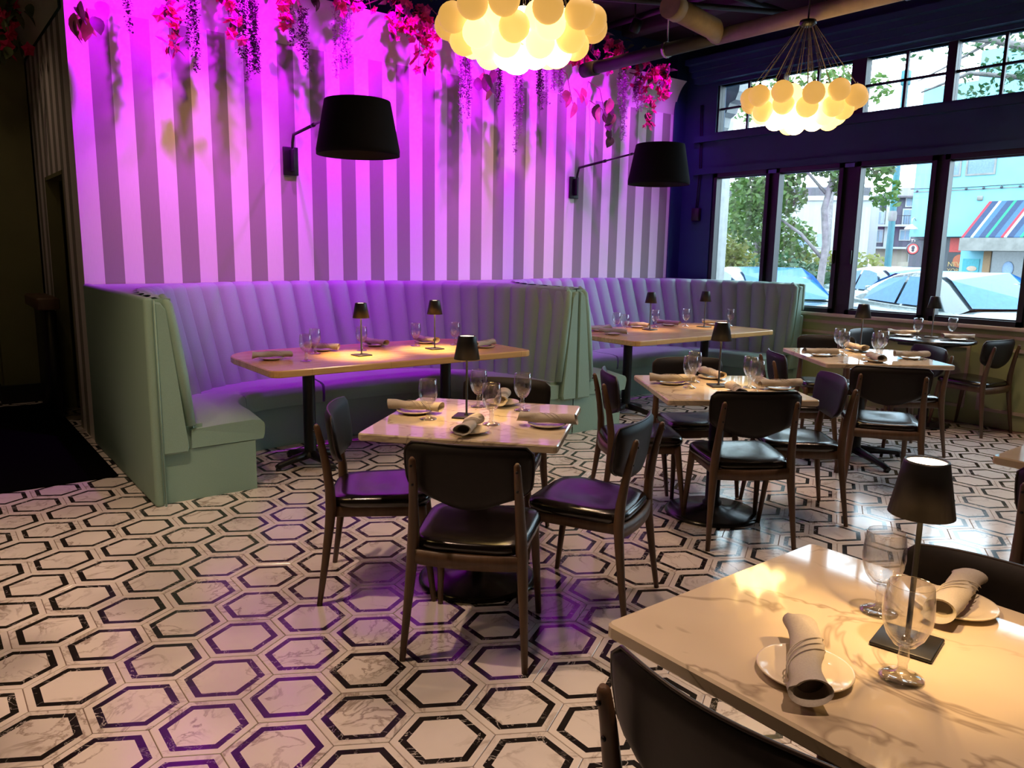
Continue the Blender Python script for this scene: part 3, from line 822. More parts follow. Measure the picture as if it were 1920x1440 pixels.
def make_napkin(label, seed):
    t = thing('napkin_roll', label, 'napkin', group='rolled cloth napkins')
    R = random.Random(seed)
    L, n, m_ = 0.25, 20, 22
    sag = R.uniform(0.0, 0.006); tw = R.uniform(6, 10); b0 = R.uniform(-0.008, 0.008)
    def ring(k, inner=0.0):
        u = k / n; x = -L / 2 + L * u
        out = []
        for i in range(m_):
            a = 2 * PI * i / m_
            r = 0.0215 + 0.0022 * math.sin(a + u * tw) + 0.0016 * math.sin(2 * a - u * tw * 1.7 + seed)
            fold = ((a / (2 * PI) + u * 0.9 + seed * 0.13) % 1.0)
            r += 0.0060 * fold + 0.0016 * max(0.0, math.cos(3 * a + u * tw * 1.6 + seed)) * math.sin(u * PI)
            r *= 1.0 + 0.14 * abs(2 * u - 1) ** 3 - 0.06 * math.sin(u * PI)
            r -= inner
            skew = 0.012 * (math.sin(a + seed)) if k in (0, n) else 0.0
            out.append((x + skew * (1 if k == n else -1) * 0.7, b0 * math.sin(u * PI * 2) + r * math.cos(a) * 1.18, 0.021 + r * math.sin(a) * 0.80 - sag * 0))
        return out
    rings = [ring(k) for k in range(n + 1)]
    mb = MB().add([p for r in rings for p in r], [(k * m_ + i, k * m_ + (i + 1) % m_, (k + 1) * m_ + (i + 1) % m_, (k + 1) * m_ + i) for k in range(n) for i in range(m_)], 0, True)
    mb.build('cloth', 'napkin', t)
    for q in range(3):
        pth = []
        for j in range(13):
            a = -0.35 + 3.6 * j / 12; u = 0.20 + 0.085 * q + 0.42 * j / 12
            r = (0.0215 + 0.006) * (1.0 - 0.06 * math.sin(u * PI)) + 0.0004
            pth.append((-L / 2 + L * u, b0 * math.sin(u * PI * 2) + r * math.cos(a) * 1.18, 0.021 + r * math.sin(a) * 0.80))
        MB().tube(pth, [0.0004] + [0.0013] * 11 + [0.0004], 6).build('fold', 'napkin', t)
    for k, d in ((0, 1), (n, -1)):
        a = ring(k); ib = [(x + d * 0.004, y * 0.80, 0.021 + (z - 0.021) * 0.80) for x, y, z in a]; ic = [(x + d * 0.03, y * 0.62, 0.021 + (z - 0.021) * 0.62) for x, y, z in a]
        fs = [(j * m_ + i, j * m_ + (i + 1) % m_, (j + 1) * m_ + (i + 1) % m_, (j + 1) * m_ + i) for j in range(2) for i in range(m_)]
        mm = MB().add(a + ib + ic, fs, 0, True)
        mm.f.append(tuple(2 * m_ + i for i in range(m_))); mm.mi.append(1); mm.sm.append(False)
        mm.build('rolled_end', ['napkin', 'napkin_inside'], t)
    return t
def make_lamp(label):
    t = thing('table_lamp', label, 'lamp', group='black cordless table lamps')
    MB().rbox(-0.055, 0.055, -0.055, 0.055, 0.0, 0.008, 0.003, 2).build('base', 'lamp_black', t)
    MB().lathe([(0.011, 0.008), (0.010, 0.012), (0.0052, 0.016), (0.0052, 0.325)], 12).build('stem', 'lamp_black', t)
    sh = MB().lathe([(0.0565, 0.262), (0.0580, 0.262), (0.0395, 0.362), (0.0385, 0.366), (0.0345, 0.366), (0.0345, 0.362), (0.0375, 0.355), (0.0565, 0.262)], 32).build('lamp_shade', 'lamp_black', t)
    MB().lathe([(0.0, 0.3625), (0.0350, 0.3625), (0.0350, 0.3585), (0.0, 0.3585)], 28).build('diffuser', 'lamp_glow', sh)
    MB().lathe([(0.006, 0.330), (0.0300, 0.330), (0.0300, 0.338), (0.006, 0.338)], 20).build('led_ring', 'lamp_glow', t)
    light('lamp_light', 'POINT', (0, 0, 0.318), LAMP_POWER, LAMP_COLOR, t, shadow_soft_size=0.015)
    return t
P_GOB, P_PLATE, P_LAMP = None, None, None
def goblet(x, y, z, lab):
    global P_GOB
    if P_GOB is None: P_GOB = make_goblet(lab); P_GOB.location = (x, y, z)
    else: dup(P_GOB, (x, y, z), RNG.uniform(0, 3), lab, 'stemmed water goblets')
def plate(x, y, z, lab):
    global P_PLATE
    if P_PLATE is None: P_PLATE = make_plate(lab); P_PLATE.location = (x, y, z)
    else: dup(P_PLATE, (x, y, z), 0, lab, 'round side plates')
def lamp(x, y, z, rz, lab):
    global P_LAMP
    if P_LAMP is None: P_LAMP = make_lamp(lab); P_LAMP.location = (x, y, z); P_LAMP.rotation_euler = (0, 0, math.radians(rz))
    else:
        o = dup(P_LAMP, (x, y, z), math.radians(rz), lab, 'black cordless table lamps')
        if 'left booth' in lab:                      # these two are turned up brighter
            for ch in o.children:
                if ch.type == 'LIGHT': ch.data = ch.data.copy(); ch.data.energy = LAMP_POWER * 4.2
TN = {'T1': 'front marble table', 'T2': 'middle marble table', 'T3': 'cross footed marble table', 'T4': 'round black window table',
      'T5': 'large near marble table', 'B1': 'left booth table', 'B2': 'corner booth table'}
SET = {
 'T1': dict(pl=[(1.775, 3.00, -47, 'left'), (1.765, 2.545, 40, 'front'), (2.105, 2.455, -46, 'right'), (2.235, 2.945, 49, 'back')],
            gl=[(1.755, 2.852, 'left of the lamp'), (2.098, 2.953, 'behind the lamp'), (1.924, 2.613, 'in front of the lamp'), (2.219, 2.77, 'at the right')], la=[(1.924, 2.80, 41)]),
 'T2': dict(pl=[(3.435, 2.915, -35, 'left'), (3.45, 2.475, 50, 'front'), (3.825, 2.46, -30, 'right'), (3.81, 2.915, 65, 'back')],
            gl=[(3.424, 2.769, 'front one of the left pair'), (3.60, 2.884, 'rear one of the left pair'), (3.60, 2.46, 'front one of the right pair'), (3.719, 2.582, 'rear one of the right pair')], la=[(3.61, 2.713, 56)]),
 'T3': dict(pl=[(5.22, 3.04, -37, 'left'), (5.28, 2.66, 45, 'front'), (5.66, 2.60, -32, 'right'), (5.74, 3.05, 58, 'back')],
            gl=[(5.40, 2.97, 'front one of the left pair'), (5.57, 3.10, 'rear one of the left pair'), (5.50, 2.77, 'front one of the right pair'), (5.70, 2.83, 'rear one of the right pair')], la=[(5.70, 3.00, 52)]),
 'T4': dict(pl=[(7.13, 3.36, -59, 'left'), (7.19, 2.91, -55, 'right')], gl=[(7.05, 3.20, 'at the left'), (7.36, 3.04, 'at the right')], la=[(7.24, 3.16, 20)]),
 'T5': dict(pl=[(1.20, 0.678, 36, 'front left'), (1.70, 0.635, 8, 'far right')], gl=[(1.329, 0.568, 'nearest, in front of the lamp'), (1.55, 0.722, 'farther, left of the lamp')], la=[(1.463, 0.622, 12)]),
 'B1': dict(pl=[(1.855, 4.985, -6, 'far left'), (2.33, 5.235, -50, 'second from left'), (2.785, 5.30, -75, 'middle'), (3.215, 5.26, -80, 'second from right'), (3.46, 4.80, 18, 'far right')],
            gl=[(2.013, 4.79, 'front one at the left end'), (2.212, 5.10, 'second from the left'), (2.567, 5.09, 'behind the left lamp'), (3.051, 5.14, 'left of the right lamp'), (3.355, 5.05, 'right of the right lamp')], la=[(2.451, 4.864, 4), (3.079, 4.909, -3)]),
 'B2': dict(pl=[(5.15, 5.28, -15, 'far left, behind the divider'), (5.05, 4.99, -59, 'front left'), (5.74, 5.34, -75, 'middle'), (6.21, 5.34, -75, 'second from right'), (6.70, 5.14, -60, 'far right')],
            gl=[(5.298, 5.20, 'rear one of the left pair'), (5.192, 4.99, 'front one of the left pair'), (5.90, 5.25, 'behind the left lamp'), (6.31, 5.20, 'between the two lamps'), (6.76, 4.98, 'at the right end')], la=[(5.679, 5.12, 5), (6.42, 5.05, -6)]),
}
seed = 1
for key, st in SET.items():
    z = TABLES[key][1] + 0.0005; tn = TN[key]
    for (x, y, a, pos) in st['pl']:
        plate(x, y, z, 'white side plate on the %s, %s setting' % (tn, pos))
        n_ = make_napkin('rolled beige napkin on the %s, %s setting' % (tn, pos), seed); seed += 1
        n_.location = (x, y, z + 0.0145); n_.rotation_euler = (0, 0, math.radians(a))
    for (x, y, pos) in st['gl']: goblet(x, y, z, 'empty stemmed goblet on the %s, %s' % (tn, pos))
    for i, (x, y, rz) in enumerate(st['la']):
        extra = '' if len(st['la']) == 1 else (', left of the two' if i == 0 else ', right of the two')
        lamp(x, y, z, rz, 'lit black table lamp on the %s%s' % (tn, extra))

# ------------------------------------------------------------------ wall sconces
def sconce(label, px, sx_, sy_, zb):
    t = thing('wall_sconce', label, 'lamp', (px, YW, 0), 0, 'swing arm wall sconces')
    MB().rbox(-0.065, 0.065, -0.022, 0.0, zb - 0.13, zb + 0.10, 0.006, 2).build('wall_plate', 'black_metal', t)
    MB().rbox(-0.014, 0.014, -0.075, -0.02, zb - 0.10, zb + 0.08, 0.005, 2).build('bracket', 'black_metal', t)
    X, Y = sx_ - px, sy_ - YW
    zt = 2.475
    p0, p1, p2 = (0, -0.06, zb - 0.05), (0, -0.065, zb + 0.13), (X * 0.06, -0.10, zb + 0.19)
    end = (X, Y, zt)
    ar = MB().tube([p0, (0, -0.06, zb + 0.10), p1, p2, tuple(p2[i] + (end[i] - p2[i]) * 0.34 for i in range(3))], 0.0125, 10)
    mid = [tuple(p2[i] + (end[i] - p2[i]) * f for i in range(3)) for f in (0.33, 0.36, 0.66, 0.69)]
    ar.tube([mid[0], mid[1]], 0.016, 10).tube([mid[1], mid[2]], 0.009, 10).tube([mid[2], mid[3]], 0.012, 10).tube([mid[3], end], 0.0065, 10)
    ar.build('arm', 'black_metal', t)
    MB().lathe([(0.280, 2.130), (0.286, 2.130), (0.2865, 2.165), (0.226, 2.487), (0.223, 2.492), (0.219, 2.487), (0.280, 2.165)], 56, (X, Y, 0)).build('lamp_shade', 'shade_fabric', t)
    MB().lathe([(0.0, 2.478), (0.219, 2.478), (0.219, 2.483), (0.0, 2.485)], 40, (X, Y, 0)).lathe([(0.2785, 2.132), (0.2175, 2.48)], 56, (X, Y, 0)).build('lining', 'shade_lining', t)
    MB().tube([(X - 0.03, Y, 2.485), (X - 0.015, Y, 2.515), (X + 0.015, Y, 2.515), (X + 0.03, Y, 2.485)], 0.005, 8).build('finial', 'black_metal', t)
sconce('black drum shade sconce at left, over the left booth table', 2.62, 2.55, 5.06, 2.22)
sconce('black drum shade sconce at right, near the dark corner', 5.82, 5.64, 5.06, 2.20)

# ------------------------------------------------------------------ bubble chandeliers
def chandelier(label, cx, cy, cz, ztop, seed):
    R = random.Random(seed)
    t = thing('bubble_chandelier', label, 'chandelier', (cx, cy, cz), 0, 'globe cluster chandeliers')
    gm = {}
    for k in 'abcd':
        gm[k] = MB().sphere((0, 0, 0), 0.069, 20, 12).mesh('globe', 'globe_' + k)
    cord_m = MATS['cord']
    pos = []
    for (r, z, n, off) in ((0.345, 0.055, 13, 0.0), (0.262, -0.012, 10, 0.2), (0.175, -0.058, 7, 0.1), (0.075, -0.075, 3, 0.5), (0.20, 0.062, 6, 0.3), (0.06, 0.045, 3, 0.0)):
        for k in range(n):
            a = 2 * PI * (k + off) / n + R.uniform(-0.07, 0.07)
            pos.append((r * R.uniform(0.96, 1.04) * math.cos(a), r * R.uniform(0.96, 1.04) * math.sin(a), z + R.uniform(-0.015, 0.015), r))
    MB().lathe([(0.0, 0.02), (0.05, 0.02), (0.055, 0.0), (0.03, -0.02), (0.0, -0.02)], 20, (0, 0, ztop - cz)).build('canopy', 'black_metal', t)
    MB().tube([(0, 0, ztop - cz + 0.02), (0, 0, CEIL - cz)], 0.006, 8).build('suspension_rod', 'black_metal', t)
    for (x, y, z, r) in pos:
        k = 'a' if r > 0.33 else ('b' if z < -0.03 and r > 0.15 and R.random() < 0.6 else 'c' if r > 0.12 else 'd')
        if r == 0.262: k = R.choice('bbc')
        if r < 0.18 and z < -0.03: k = 'd' if r < 0.1 else R.choice('ccd')
        g = link('globe', gm[k], t, loc=(x, y, z))
        MB().tube([(0, 0, 0.066), (-x + x * 0.12, -y + y * 0.12, ztop - cz - z)], 0.0013, 4, caps=False).build('cord', 'cord', g)
        MB().lathe([(0.010, 0.064), (0.010, 0.074), (0.003, 0.08)], 8).build('ferrule', 'steel', g)
chandelier('glowing globe cluster chandelier at top centre, nearest the camera', 2.39, 3.05, 2.485, 3.15, 3)
chandelier('glowing globe cluster chandelier hanging before the clerestory windows', 4.83, 3.10, 2.46, 3.00, 8)
chandelier('added globe cluster chandelier, unseen left of the picture, in line with the other two', -0.05, 3.05, 2.48, 3.15, 5)  # added out of view for extra warm light

# ------------------------------------------------------------------ ceiling services
t = thing('sprinkler_pipe', 'long painted pipe running under the dark ceiling toward the striped wall', 'pipe', (4.93, 0, 3.09))
MB().tube([(0, -3.3, 0), (0, 3.92, 0)], 0.055, 16).build('lit_run', 'pipe_beige', t)  # same dark pipe; the light on this stretch is put into its beige
MB().tube([(0, 3.92, 0), (0, 5.36, 0)], 0.053, 16).build('dark_run', 'dark_pipe', t)
MB().tube([(0, 5.20, 0), (0, 5.37, 0)], 0.062, 16).build('end_cap', 'dark_pipe', t)
for y in (4.4, 2.5, 0.6): MB().tube([(0, y, 0.05), (0, y, CEIL - 3.09)], 0.006, 6).tube([(0, y - 0.015, 0), (0, y + 0.015, 0)], 0.062, 14).build('hanger', 'steel', t)
MB().tube([(-0.62, 3.78, 0.05), (-0.12, 3.86, 0.03), (-0.02, 3.90, 0.0)], [0.075, 0.075, 0.06], 16).build('branch', 'pipe_beige', t)
MB().tube([(-0.70, 3.77, 0.055), (-0.60, 3.785, 0.05)], 0.082, 16).build('branch_cap', 'pipe_beige', t)
for lab, p, r in (('thin dark ceiling pipe running beside the first chandelier', [(3.4, 6.2, 3.72), (6.9, 4.4, 3.72)], 0.025),
                  ('dark crosswise ceiling pipe high above the booths', [(3.0, 4.7, 3.80), (7.3, 4.7, 3.80)], 0.035),
                  ('grey conduit high under the ceiling near the window beam', [(6.0, -2.0, 3.82), (6.0, 6.2, 3.82)], 0.03)):
    tag(MB().tube(p, r, 10).build('ceiling_pipe', 'dark_pipe'), lab, 'pipe')
for k, x in enumerate((1.4, 3.2, 6.4)):
    tag(MB().rbox(x - 0.09, x + 0.09, -3.3, 6.3, 3.80, 3.949, 0.01, 1).build('ceiling_beam', 'ceiling_paint'), ('dark ceiling beam above the left booth', 'dark ceiling beam between the two chandeliers', 'dark ceiling beam nearest the windows')[k], 'beam')

# added warm fill lights over the dining floor, unseen above the picture
for k, (x, y, pw) in enumerate(((-0.9, 3.0, 1.7), (0.4, 3.0, 2.0), (1.4, 0.3, 2.2), (2.7, 2.7, 0.7), (4.0, 1.8, 0.8), (3.4, 3.9, 0.8), (5.4, 2.1, 0.7), (1.9, 4.55, 1.5), (4.9, 4.55, 1.1), (6.45, 2.5, 0.8), (0.2, 7.5, 0.18))):
    wd_ = ('left near', 'centre left', 'camera side', 'near table', 'right near', 'middle table', 'window side', 'left booth', 'second booth', 'round table', 'doorway')[k]
    t = thing('fill_light', 'added warm fill light, the %s one, unseen above the picture' % wd_, 'lamp', (x, y, CEIL), 0, 'added warm fill lights')
    MB().lathe([(0.03, 0.0), (0.045, -0.02), (0.05, -0.14), (0.046, -0.16), (0.042, -0.14)], 18).build('can', 'black_metal', t)
    MB().lathe([(0.0, -0.13), (0.042, -0.13)], 18).build('lens', 'fill_lens', t)
    light('fill_spot', 'SPOT', (0, 0, -0.17), FILL_POWER * pw, FILL_COLOR if k not in (7, 8) else (1.0, 0.44, 0.22), t, rot=None if k not in (7, 8) else (0.76, 0, 0), spot_size=math.radians(44 if k in (7, 8) else 52 if k == 2 else 104), spot_blend=0.9, shadow_soft_size=0.05)

# purple wash lights above the striped wall
for k, x in enumerate((1.45, 2.35, 3.25, 4.15, 5.05, 5.95, 6.85)):
    nm = ('leftmost', 'second', 'third', 'middle', 'fifth', 'sixth', 'rightmost')[k]
    t = thing('wash_light', '%s purple wash light hidden among the flowers above the striped wall' % nm, 'lamp', (x, 5.75, 3.70), 0, 'purple wash lights')
    d = Vector((0, 0.62, -1)).normalized(); q = d.to_track_quat('-Z', 'Y')
    h = MB().lathe([(0.05, 0.09), (0.055, 0.0), (0.05, -0.03)], 14, cap0=True).build('housing', 'black_metal', t); h.rotation_euler = q.to_euler()
    MB().lathe([(0.0, -0.015), (0.05, -0.015)], 14).build('lens', 'led_lens', h)
    MB().tube([(0, 0, 0.05), (0, 0, CEIL - 3.70)], 0.008, 6).build('stem', 'black_metal', t)
    light('wash_spot', 'SPOT', tuple(d * 0.05), LED_POWER * (1.2, 1.2, 1.15, 1.1, 0.9, 0.7, 0.32)[k], LED_COLOR, t, rot=q.to_euler(), spot_size=math.radians(106), spot_blend=1.0, shadow_soft_size=0.025)

# ------------------------------------------------------------------ hanging flowers
def petal_mesh(nm, mat, r=0.03, n=5):
    b = MB()
    for k in range(n):
        a = 2 * PI * k / n
        c, s_ = math.cos(a), math.sin(a); pc, ps = -s_, c
        b.add([(0, 0, 0), (c * r * .6 + pc * r * .45, s_ * r * .6 + ps * r * .45, r * .35), (c * r * 1.1, s_ * r * 1.1, r * .25), (c * r * .6 - pc * r * .45, s_ * r * .6 - ps * r * .45, r * .35)], [(0, 1, 2, 3)])
    b.sphere((0, 0, 0.006), 0.006, 6, 4)
    return b.mesh(nm, mat)
def leaf_mesh(nm, mat, L=0.10, W=0.055):
    b = MB(); n = 5
    vs = []
    for i in range(n + 1):
        u = i / n; w_ = W * math.sin(PI * min(1, u * 0.96 + 0.04)) ** 0.8
        z = -0.35 * L * u * u
        vs += [(u * L, -w_, z + w_ * 0.25), (u * L, 0, z), (u * L, w_, z + w_ * 0.25)]
    b.add(vs, [(i * 3 + j, i * 3 + j + 1, i * 3 + j + 4, i * 3 + j + 3) for i in range(n) for j in range(2)], 0, True)
    return b.mesh(nm, mat)
BLO = [petal_mesh('blossom', 'blossom_pink', 0.046), petal_mesh('blossom', 'blossom_pink', 0.036), petal_mesh('blossom', 'blossom_red', 0.040)]
LEF = [leaf_mesh('leaf', 'leaf_green', 0.08, 0.024), leaf_mesh('leaf', 'leaf_green', 0.06, 0.02)]
BIG = [leaf_mesh('leaf', 'leaf_pink', 0.16, 0.055), leaf_mesh('leaf', 'leaf_green', 0.15, 0.055)]
def bougainvillea(label, x, z0, length, spread, n, seed, y=6.17):
    R = random.Random(seed)
    t = thing('bougainvillea_spray', label, 'flowers', (x, y, z0), 0, 'artificial flower sprays above the striped wall')
    nb = max(1, int(spread / 0.10))
    tips = []
    for b_ in range(nb):
        dx = (b_ - (nb - 1) / 2) * spread / max(1, nb) + R.uniform(-.03, .03); dy = R.uniform(-0.10, 0.08); ln = length * R.uniform(0.6, 1.0)
        path = [(dx * 0.3, 0.12, 0.10), (dx * 0.6, 0.05 + dy * .3, 0.04), (dx, dy, -ln * 0.4), (dx * 1.1 + R.uniform(-.03, .03), dy, -ln)]
        MB().tube(path, [0.005, 0.004, 0.003, 0.0015], 5).build('stem', 'stem_brown', t)
        tips.append(path)
    for k in range(n):
        p = R.choice(tips); f = R.random() ** 0.8 * 3; i = min(2, int(f)); g = f - i
        c = [p[i][j] + (p[i + 1][j] - p[i][j]) * g for j in range(3)]
        o = link('blossom', R.choice(BLO), t, loc=(c[0] + R.gauss(0, .03), c[1] + R.gauss(0, .03), c[2] + R.gauss(0, .02)))
        o.rotation_euler = (R.uniform(-1.2, 1.2) + PI * .6, R.uniform(-1, 1), R.uniform(0, 6.3)); o.scale = (R.uniform(.7, 1.15),) * 3
        if k % 3 == 0:
            o = link('leaf', R.choice(LEF), t, loc=(c[0] + R.gauss(0, .02), c[1] + R.gauss(0, .02), c[2]))
            o.rotation_euler = (R.uniform(-.6, .6), R.uniform(0.2, 1.3), R.uniform(0, 6.3))
def amaranth(label, x, z0, z1, mat, seed, w=0.05, y=6.18, strands=5):
    R = random.Random(seed)
    t = thing('hanging_vine', label, 'vine', (x, y, z0), 0, 'trailing artificial vines above the striped wall')
    m = MB(); st = MB(); L = z0 - z1
    for s_ in range(strands):
        dx, dy = R.uniform(-w, w), R.uniform(-w, w); ln = L * (1.0 if s_ == 0 else R.uniform(0.5, 0.95))
        p = [(dx * .3, 0.22, 0.12), (dx * .3, dy * .3 + .04, 0.06), (dx, dy, -0.05), (dx * 1.1, dy, -ln * .5), (dx * .8, dy * .9, -ln)]
        st.tube(p, [0.003, 0.003, 0.002, 0.0015, 0.001], 4)
        for k in range(int(330 * ln) + 20):
            z = -ln * R.random() ** 0.9; cx = dx + R.gauss(0, 0.012); cy = dy + R.gauss(0, 0.012)
            a, b_ = R.uniform(0, 6.3), R.uniform(-.5, .9); l, w_ = R.uniform(.016, .030), R.uniform(.006, .010)
            u = Vector((math.cos(a) * math.cos(b_), math.sin(a) * math.cos(b_), -math.sin(b_))); v = u.cross(Vector((0, 0, 1))).normalized()
            c = Vector((cx, cy, z))
            m.add([c, c + u * l * .5 + v * w_, c + u * l, c + u * l * .5 - v * w_], [(0, 1, 2, 3)])
    m.build('leaflets', mat, t, kind='stuff'); st.build('stem', 'stem_brown', t)
def leaf_bunch(label, x, z, n, seed, kinds, spread=0.10, y=6.14):
    R = random.Random(seed)
    t = thing('leaf_bunch', label, 'leaves', (x, y, z), 0, 'large leaved bunches above the striped wall')
    for k in range(n):
        o = link('leaf', BIG[R.choice(kinds)], t, loc=(R.gauss(0, spread * .5), R.gauss(0, .04), R.uniform(-spread, spread)))
        o.rotation_euler = (R.uniform(-.7, .7), R.uniform(.5, 1.5), R.uniform(0, 6.3)); o.scale = (R.uniform(.7, 1.1),) * 3
    MB().tube([(0, .31, .32), (0, .10, .2), (0, 0, -spread)], [0.005, 0.004, 0.003], 5).build('stem', 'stem_brown', t)
BG = [
 ('pink bougainvillea spray hanging near the left end of the striped wall', 1.67, 3.22, 0.42, 0.12, 16),
 ('pink bougainvillea spray just right of the leftmost dark trailing vine', 2.08, 3.26, 0.24, 0.10, 12),
 ('short pink blossom spray above the left wall sconce', 2.53, 3.40, 0.28, 0.12, 14),
 ('dense pink blossom spray above and right of the left sconce', 3.52, 3.58, 0.34, 0.30, 26),
 ('full pink blossom spray just left of the near chandelier', 3.78, 3.50, 0.48, 0.22, 34),
 ('pink blossom mass at the ceiling partly behind the near chandelier', 4.25, 3.60, 0.32, 0.40, 26),
 ('dark red and pink blossom mass right of the near chandelier', 5.60, 3.66, 0.36, 0.32, 30),
 ('pink blossoms poking up above the ceiling pipe end', 6.12, 3.62, 0.26, 0.26, 22),
 ('bright magenta spray between the pipe end and the dark corner', 6.60, 3.52, 0.24, 0.22, 22),
 ('bright magenta spray trailing at the far right of the striped wall', 6.90, 3.50, 0.34, 0.16, 24),
 ('thin pink trailing spray above the right sconce', 6.62, 3.24, 0.42, 0.06, 14),
 ('blossom spray at the top of the picture over the left sconce arm', 3.05, 3.62, 0.26, 0.40, 22),
]
for k, (lab, x, z, ln, sp, n) in enumerate(BG): bougainvillea(lab, x, z, ln, sp, int(n * 2.4), 100 + k)
AM = [
 ('long dark trailing vine, leftmost of the dark ones', 1.80, 3.35, 2.76, 'amaranth_dark', 0.04, 4),
 ('thick dark trailing vine above the left sconce plate', 2.22, 3.40, 2.76, 'amaranth_dark', 0.07, 9),
 ('dark trailing vine with two tails left of the left sconce shade', 2.62, 3.36, 2.90, 'amaranth_dark', 0.06, 5),
 ('purple lit trailing vine above the left sconce shade', 3.01, 3.45, 2.88, 'amaranth_purple_lit', 0.06, 6),
 ('purple lit trailing vine at the lower left of the near chandelier', 4.20, 3.36, 2.66, 'amaranth_purple_lit', 0.07, 7),
 ('long thin purple lit vine below the near chandelier', 4.84, 3.36, 2.42, 'amaranth_purple_lit', 0.05, 5),
 ('short dark vine below the near chandelier', 4.60, 3.30, 2.88, 'amaranth_dark', 0.04, 4),
 ('dark vine right of the long thin purple lit one', 5.10, 3.38, 2.88, 'amaranth_dark', 0.04, 5),
 ('purple lit vine right under the near chandelier edge', 5.28, 3.45, 2.95, 'amaranth_purple_lit', 0.07, 7),
 ('long purple lit vine above the right sconce arm', 6.26, 3.45, 2.70, 'amaranth_purple_lit', 0.05, 6),
 ('short purple lit vine beside the bright magenta spray', 6.50, 3.36, 3.02, 'amaranth_purple_lit', 0.06, 5),
 ('small dark vine near the left end of the wall', 1.36, 3.30, 2.95, 'amaranth_dark', 0.02, 2),
]
for k, (lab, x, z0, z1, mat, w_, n) in enumerate(AM): amaranth(lab, x, z0, z1, mat, 300 + k, w_, strands=n)
for k, (lab, x, z, n, kinds) in enumerate([
 ('bunch of variegated pink and green leaves at the left end of the wall', 1.08, 3.05, 11, (0, 1, 0)),
 ('olive leaf bunch at the lower left of the near chandelier', 4.42, 3.10, 7, (1, 1, 0)),
 ('pink veined leaf bunch left of the pipe end', 5.50, 3.08, 6, (0,)),
 ('hanging olive leaf bunch below the pipe end', 5.97, 3.00, 9, (1, 1, 0)),
 ('small olive leaf cluster tipping down over the right sconce arm', 6.02, 2.80, 4, (1,))]):
    leaf_bunch(lab, x, z, n, 500 + k, kinds)
for k in range(11):
    xk = 2.0 + 0.47 * k
    R = random.Random(700 + k)
    t = thing('foliage_clump', '%s clump of dark leaves from the left along the top of the cove' % ('first second third fourth fifth sixth seventh eighth ninth tenth eleventh'.split()[k]), 'leaves', (xk, 6.22, 3.60), 0, 'leaf clumps along the cove')
    for j in range(16):
        o = link('leaf', R.choice(LEF), t, loc=(R.gauss(0, .16), R.gauss(0, .06), R.uniform(-.12, .14))); o.rotation_euler = (R.uniform(-.7, .7), R.uniform(-.3, 1.4), R.uniform(0, 6.3)); o.scale = (R.uniform(1.0, 1.7),) * 3
    MB().tube([(-.2, .06, -.1), (0, .02, 0), (.2, .06, -.1)], .006, 5).build('stem', 'stem_brown', t)
# dark spray over the doorway at the far left
R9 = random.Random(99)
t = thing('bougainvillea_spray', 'dark red flower spray in shade at the top left corner', 'flowers', (0.80, 7.75, 3.38), 0, 'artificial flower sprays above the striped wall')
for k in range(40):
    o = link('blossom', BLO[2], t, loc=(R9.gauss(0, .08), R9.gauss(0, .30), R9.uniform(-.35, .25))); o.rotation_euler = (R9.uniform(0, 3), R9.uniform(0, 3), 0); o.scale = (1.4,) * 3
    o = link('leaf', LEF[0], t, loc=(R9.gauss(0, .08), R9.gauss(0, .30), R9.uniform(-.35, .25))); o.rotation_euler = (R9.uniform(-.6, .6), R9.uniform(.3, 1.3), R9.uniform(0, 6.3)); o.scale = (1.5,) * 3
MB().tube([(0, -.4, .2), (0, 0, .1), (0, .4, .2)], 0.006, 6).build('stem', 'stem_brown', t)

# ------------------------------------------------------------------ left side: mat, stand, doorway
tag(MB().rbox(-1.3, 0.965, 5.40, 8.3, 0.001, 0.014, 0.004, 1).build('floor_mat', 'rug'), 'large black floor mat beside the left booth', 'mat')
t = thing('handrail_post', 'black post with a dark wooden cap beside the doorway', 'post', (0.93, 7.75, 0.0145))
MB().rbox(-0.06, 0.02, -0.28, 0.42, 0.0, 0.93, 0.01, 1).build('post', 'black_metal', t)
MB().rbox(-0.12, 0.05, -0.34, 0.48, 0.93, 1.03, 0.015, 2).build('cap', 'walnut', t)
t = thing('outlet_box', 'grey wall box with hanging cables on the dark wall by the corner', 'outlet', (XW, 6.18, 1.98))
MB().rbox(-0.05, 0, -0.06, 0.05, -0.09, 0.06, 0.006, 1).build('box', 'dark_pipe', t)
for dy in (-0.015, 0.012): MB().tube([(-0.015, dy, 0.05), (-0.012, dy - .02, 0.5), (-0.012, dy + .01, 1.25)], 0.006, 6).build('cable', 'black_metal', t)

# ------------------------------------------------------------------ outside
struct(MB().box(7.76, 140, -80, 160, -0.35, -0.15).build('ground', 'asphalt'))
struct(MB().box(7.76, 8.9, -40, 60, -0.15, -0.03).build('ground_sidewalk', 'sidewalk'))
struct(MB().box(34.5, 140, -40, 90, -0.16, -0.05).build('ground_far_sidewalk', 'sidewalk'))
t = thing('exterior_column', 'pale stucco column just outside the leftmost window', 'column', (8.0, 6.33, -0.03))
MB().rbox(-0.12, 0.25, -0.12, 0.5, 0, 4.2, 0.01, 1).build('shaft', 'white_trim', t)
cor = MB()
pr = [(-0.12, 3.0), (-0.16, 3.05), (-0.18, 3.16), (-0.26, 3.20), (-0.30, 3.30), (-0.38, 3.33), (-0.42, 3.42), (-0.44, 3.60), (-0.12, 3.60)]
cor.add([(x, y, z) for x in (-0.1, 0.1) for y, z in pr], [(i, (i + 1) % 9, 9 + (i + 1) % 9, 9 + i) for i in range(9)] + [tuple(range(9)), tuple(range(17, 8, -1))]); cor.build('scroll_bracket', 'white_trim', t)

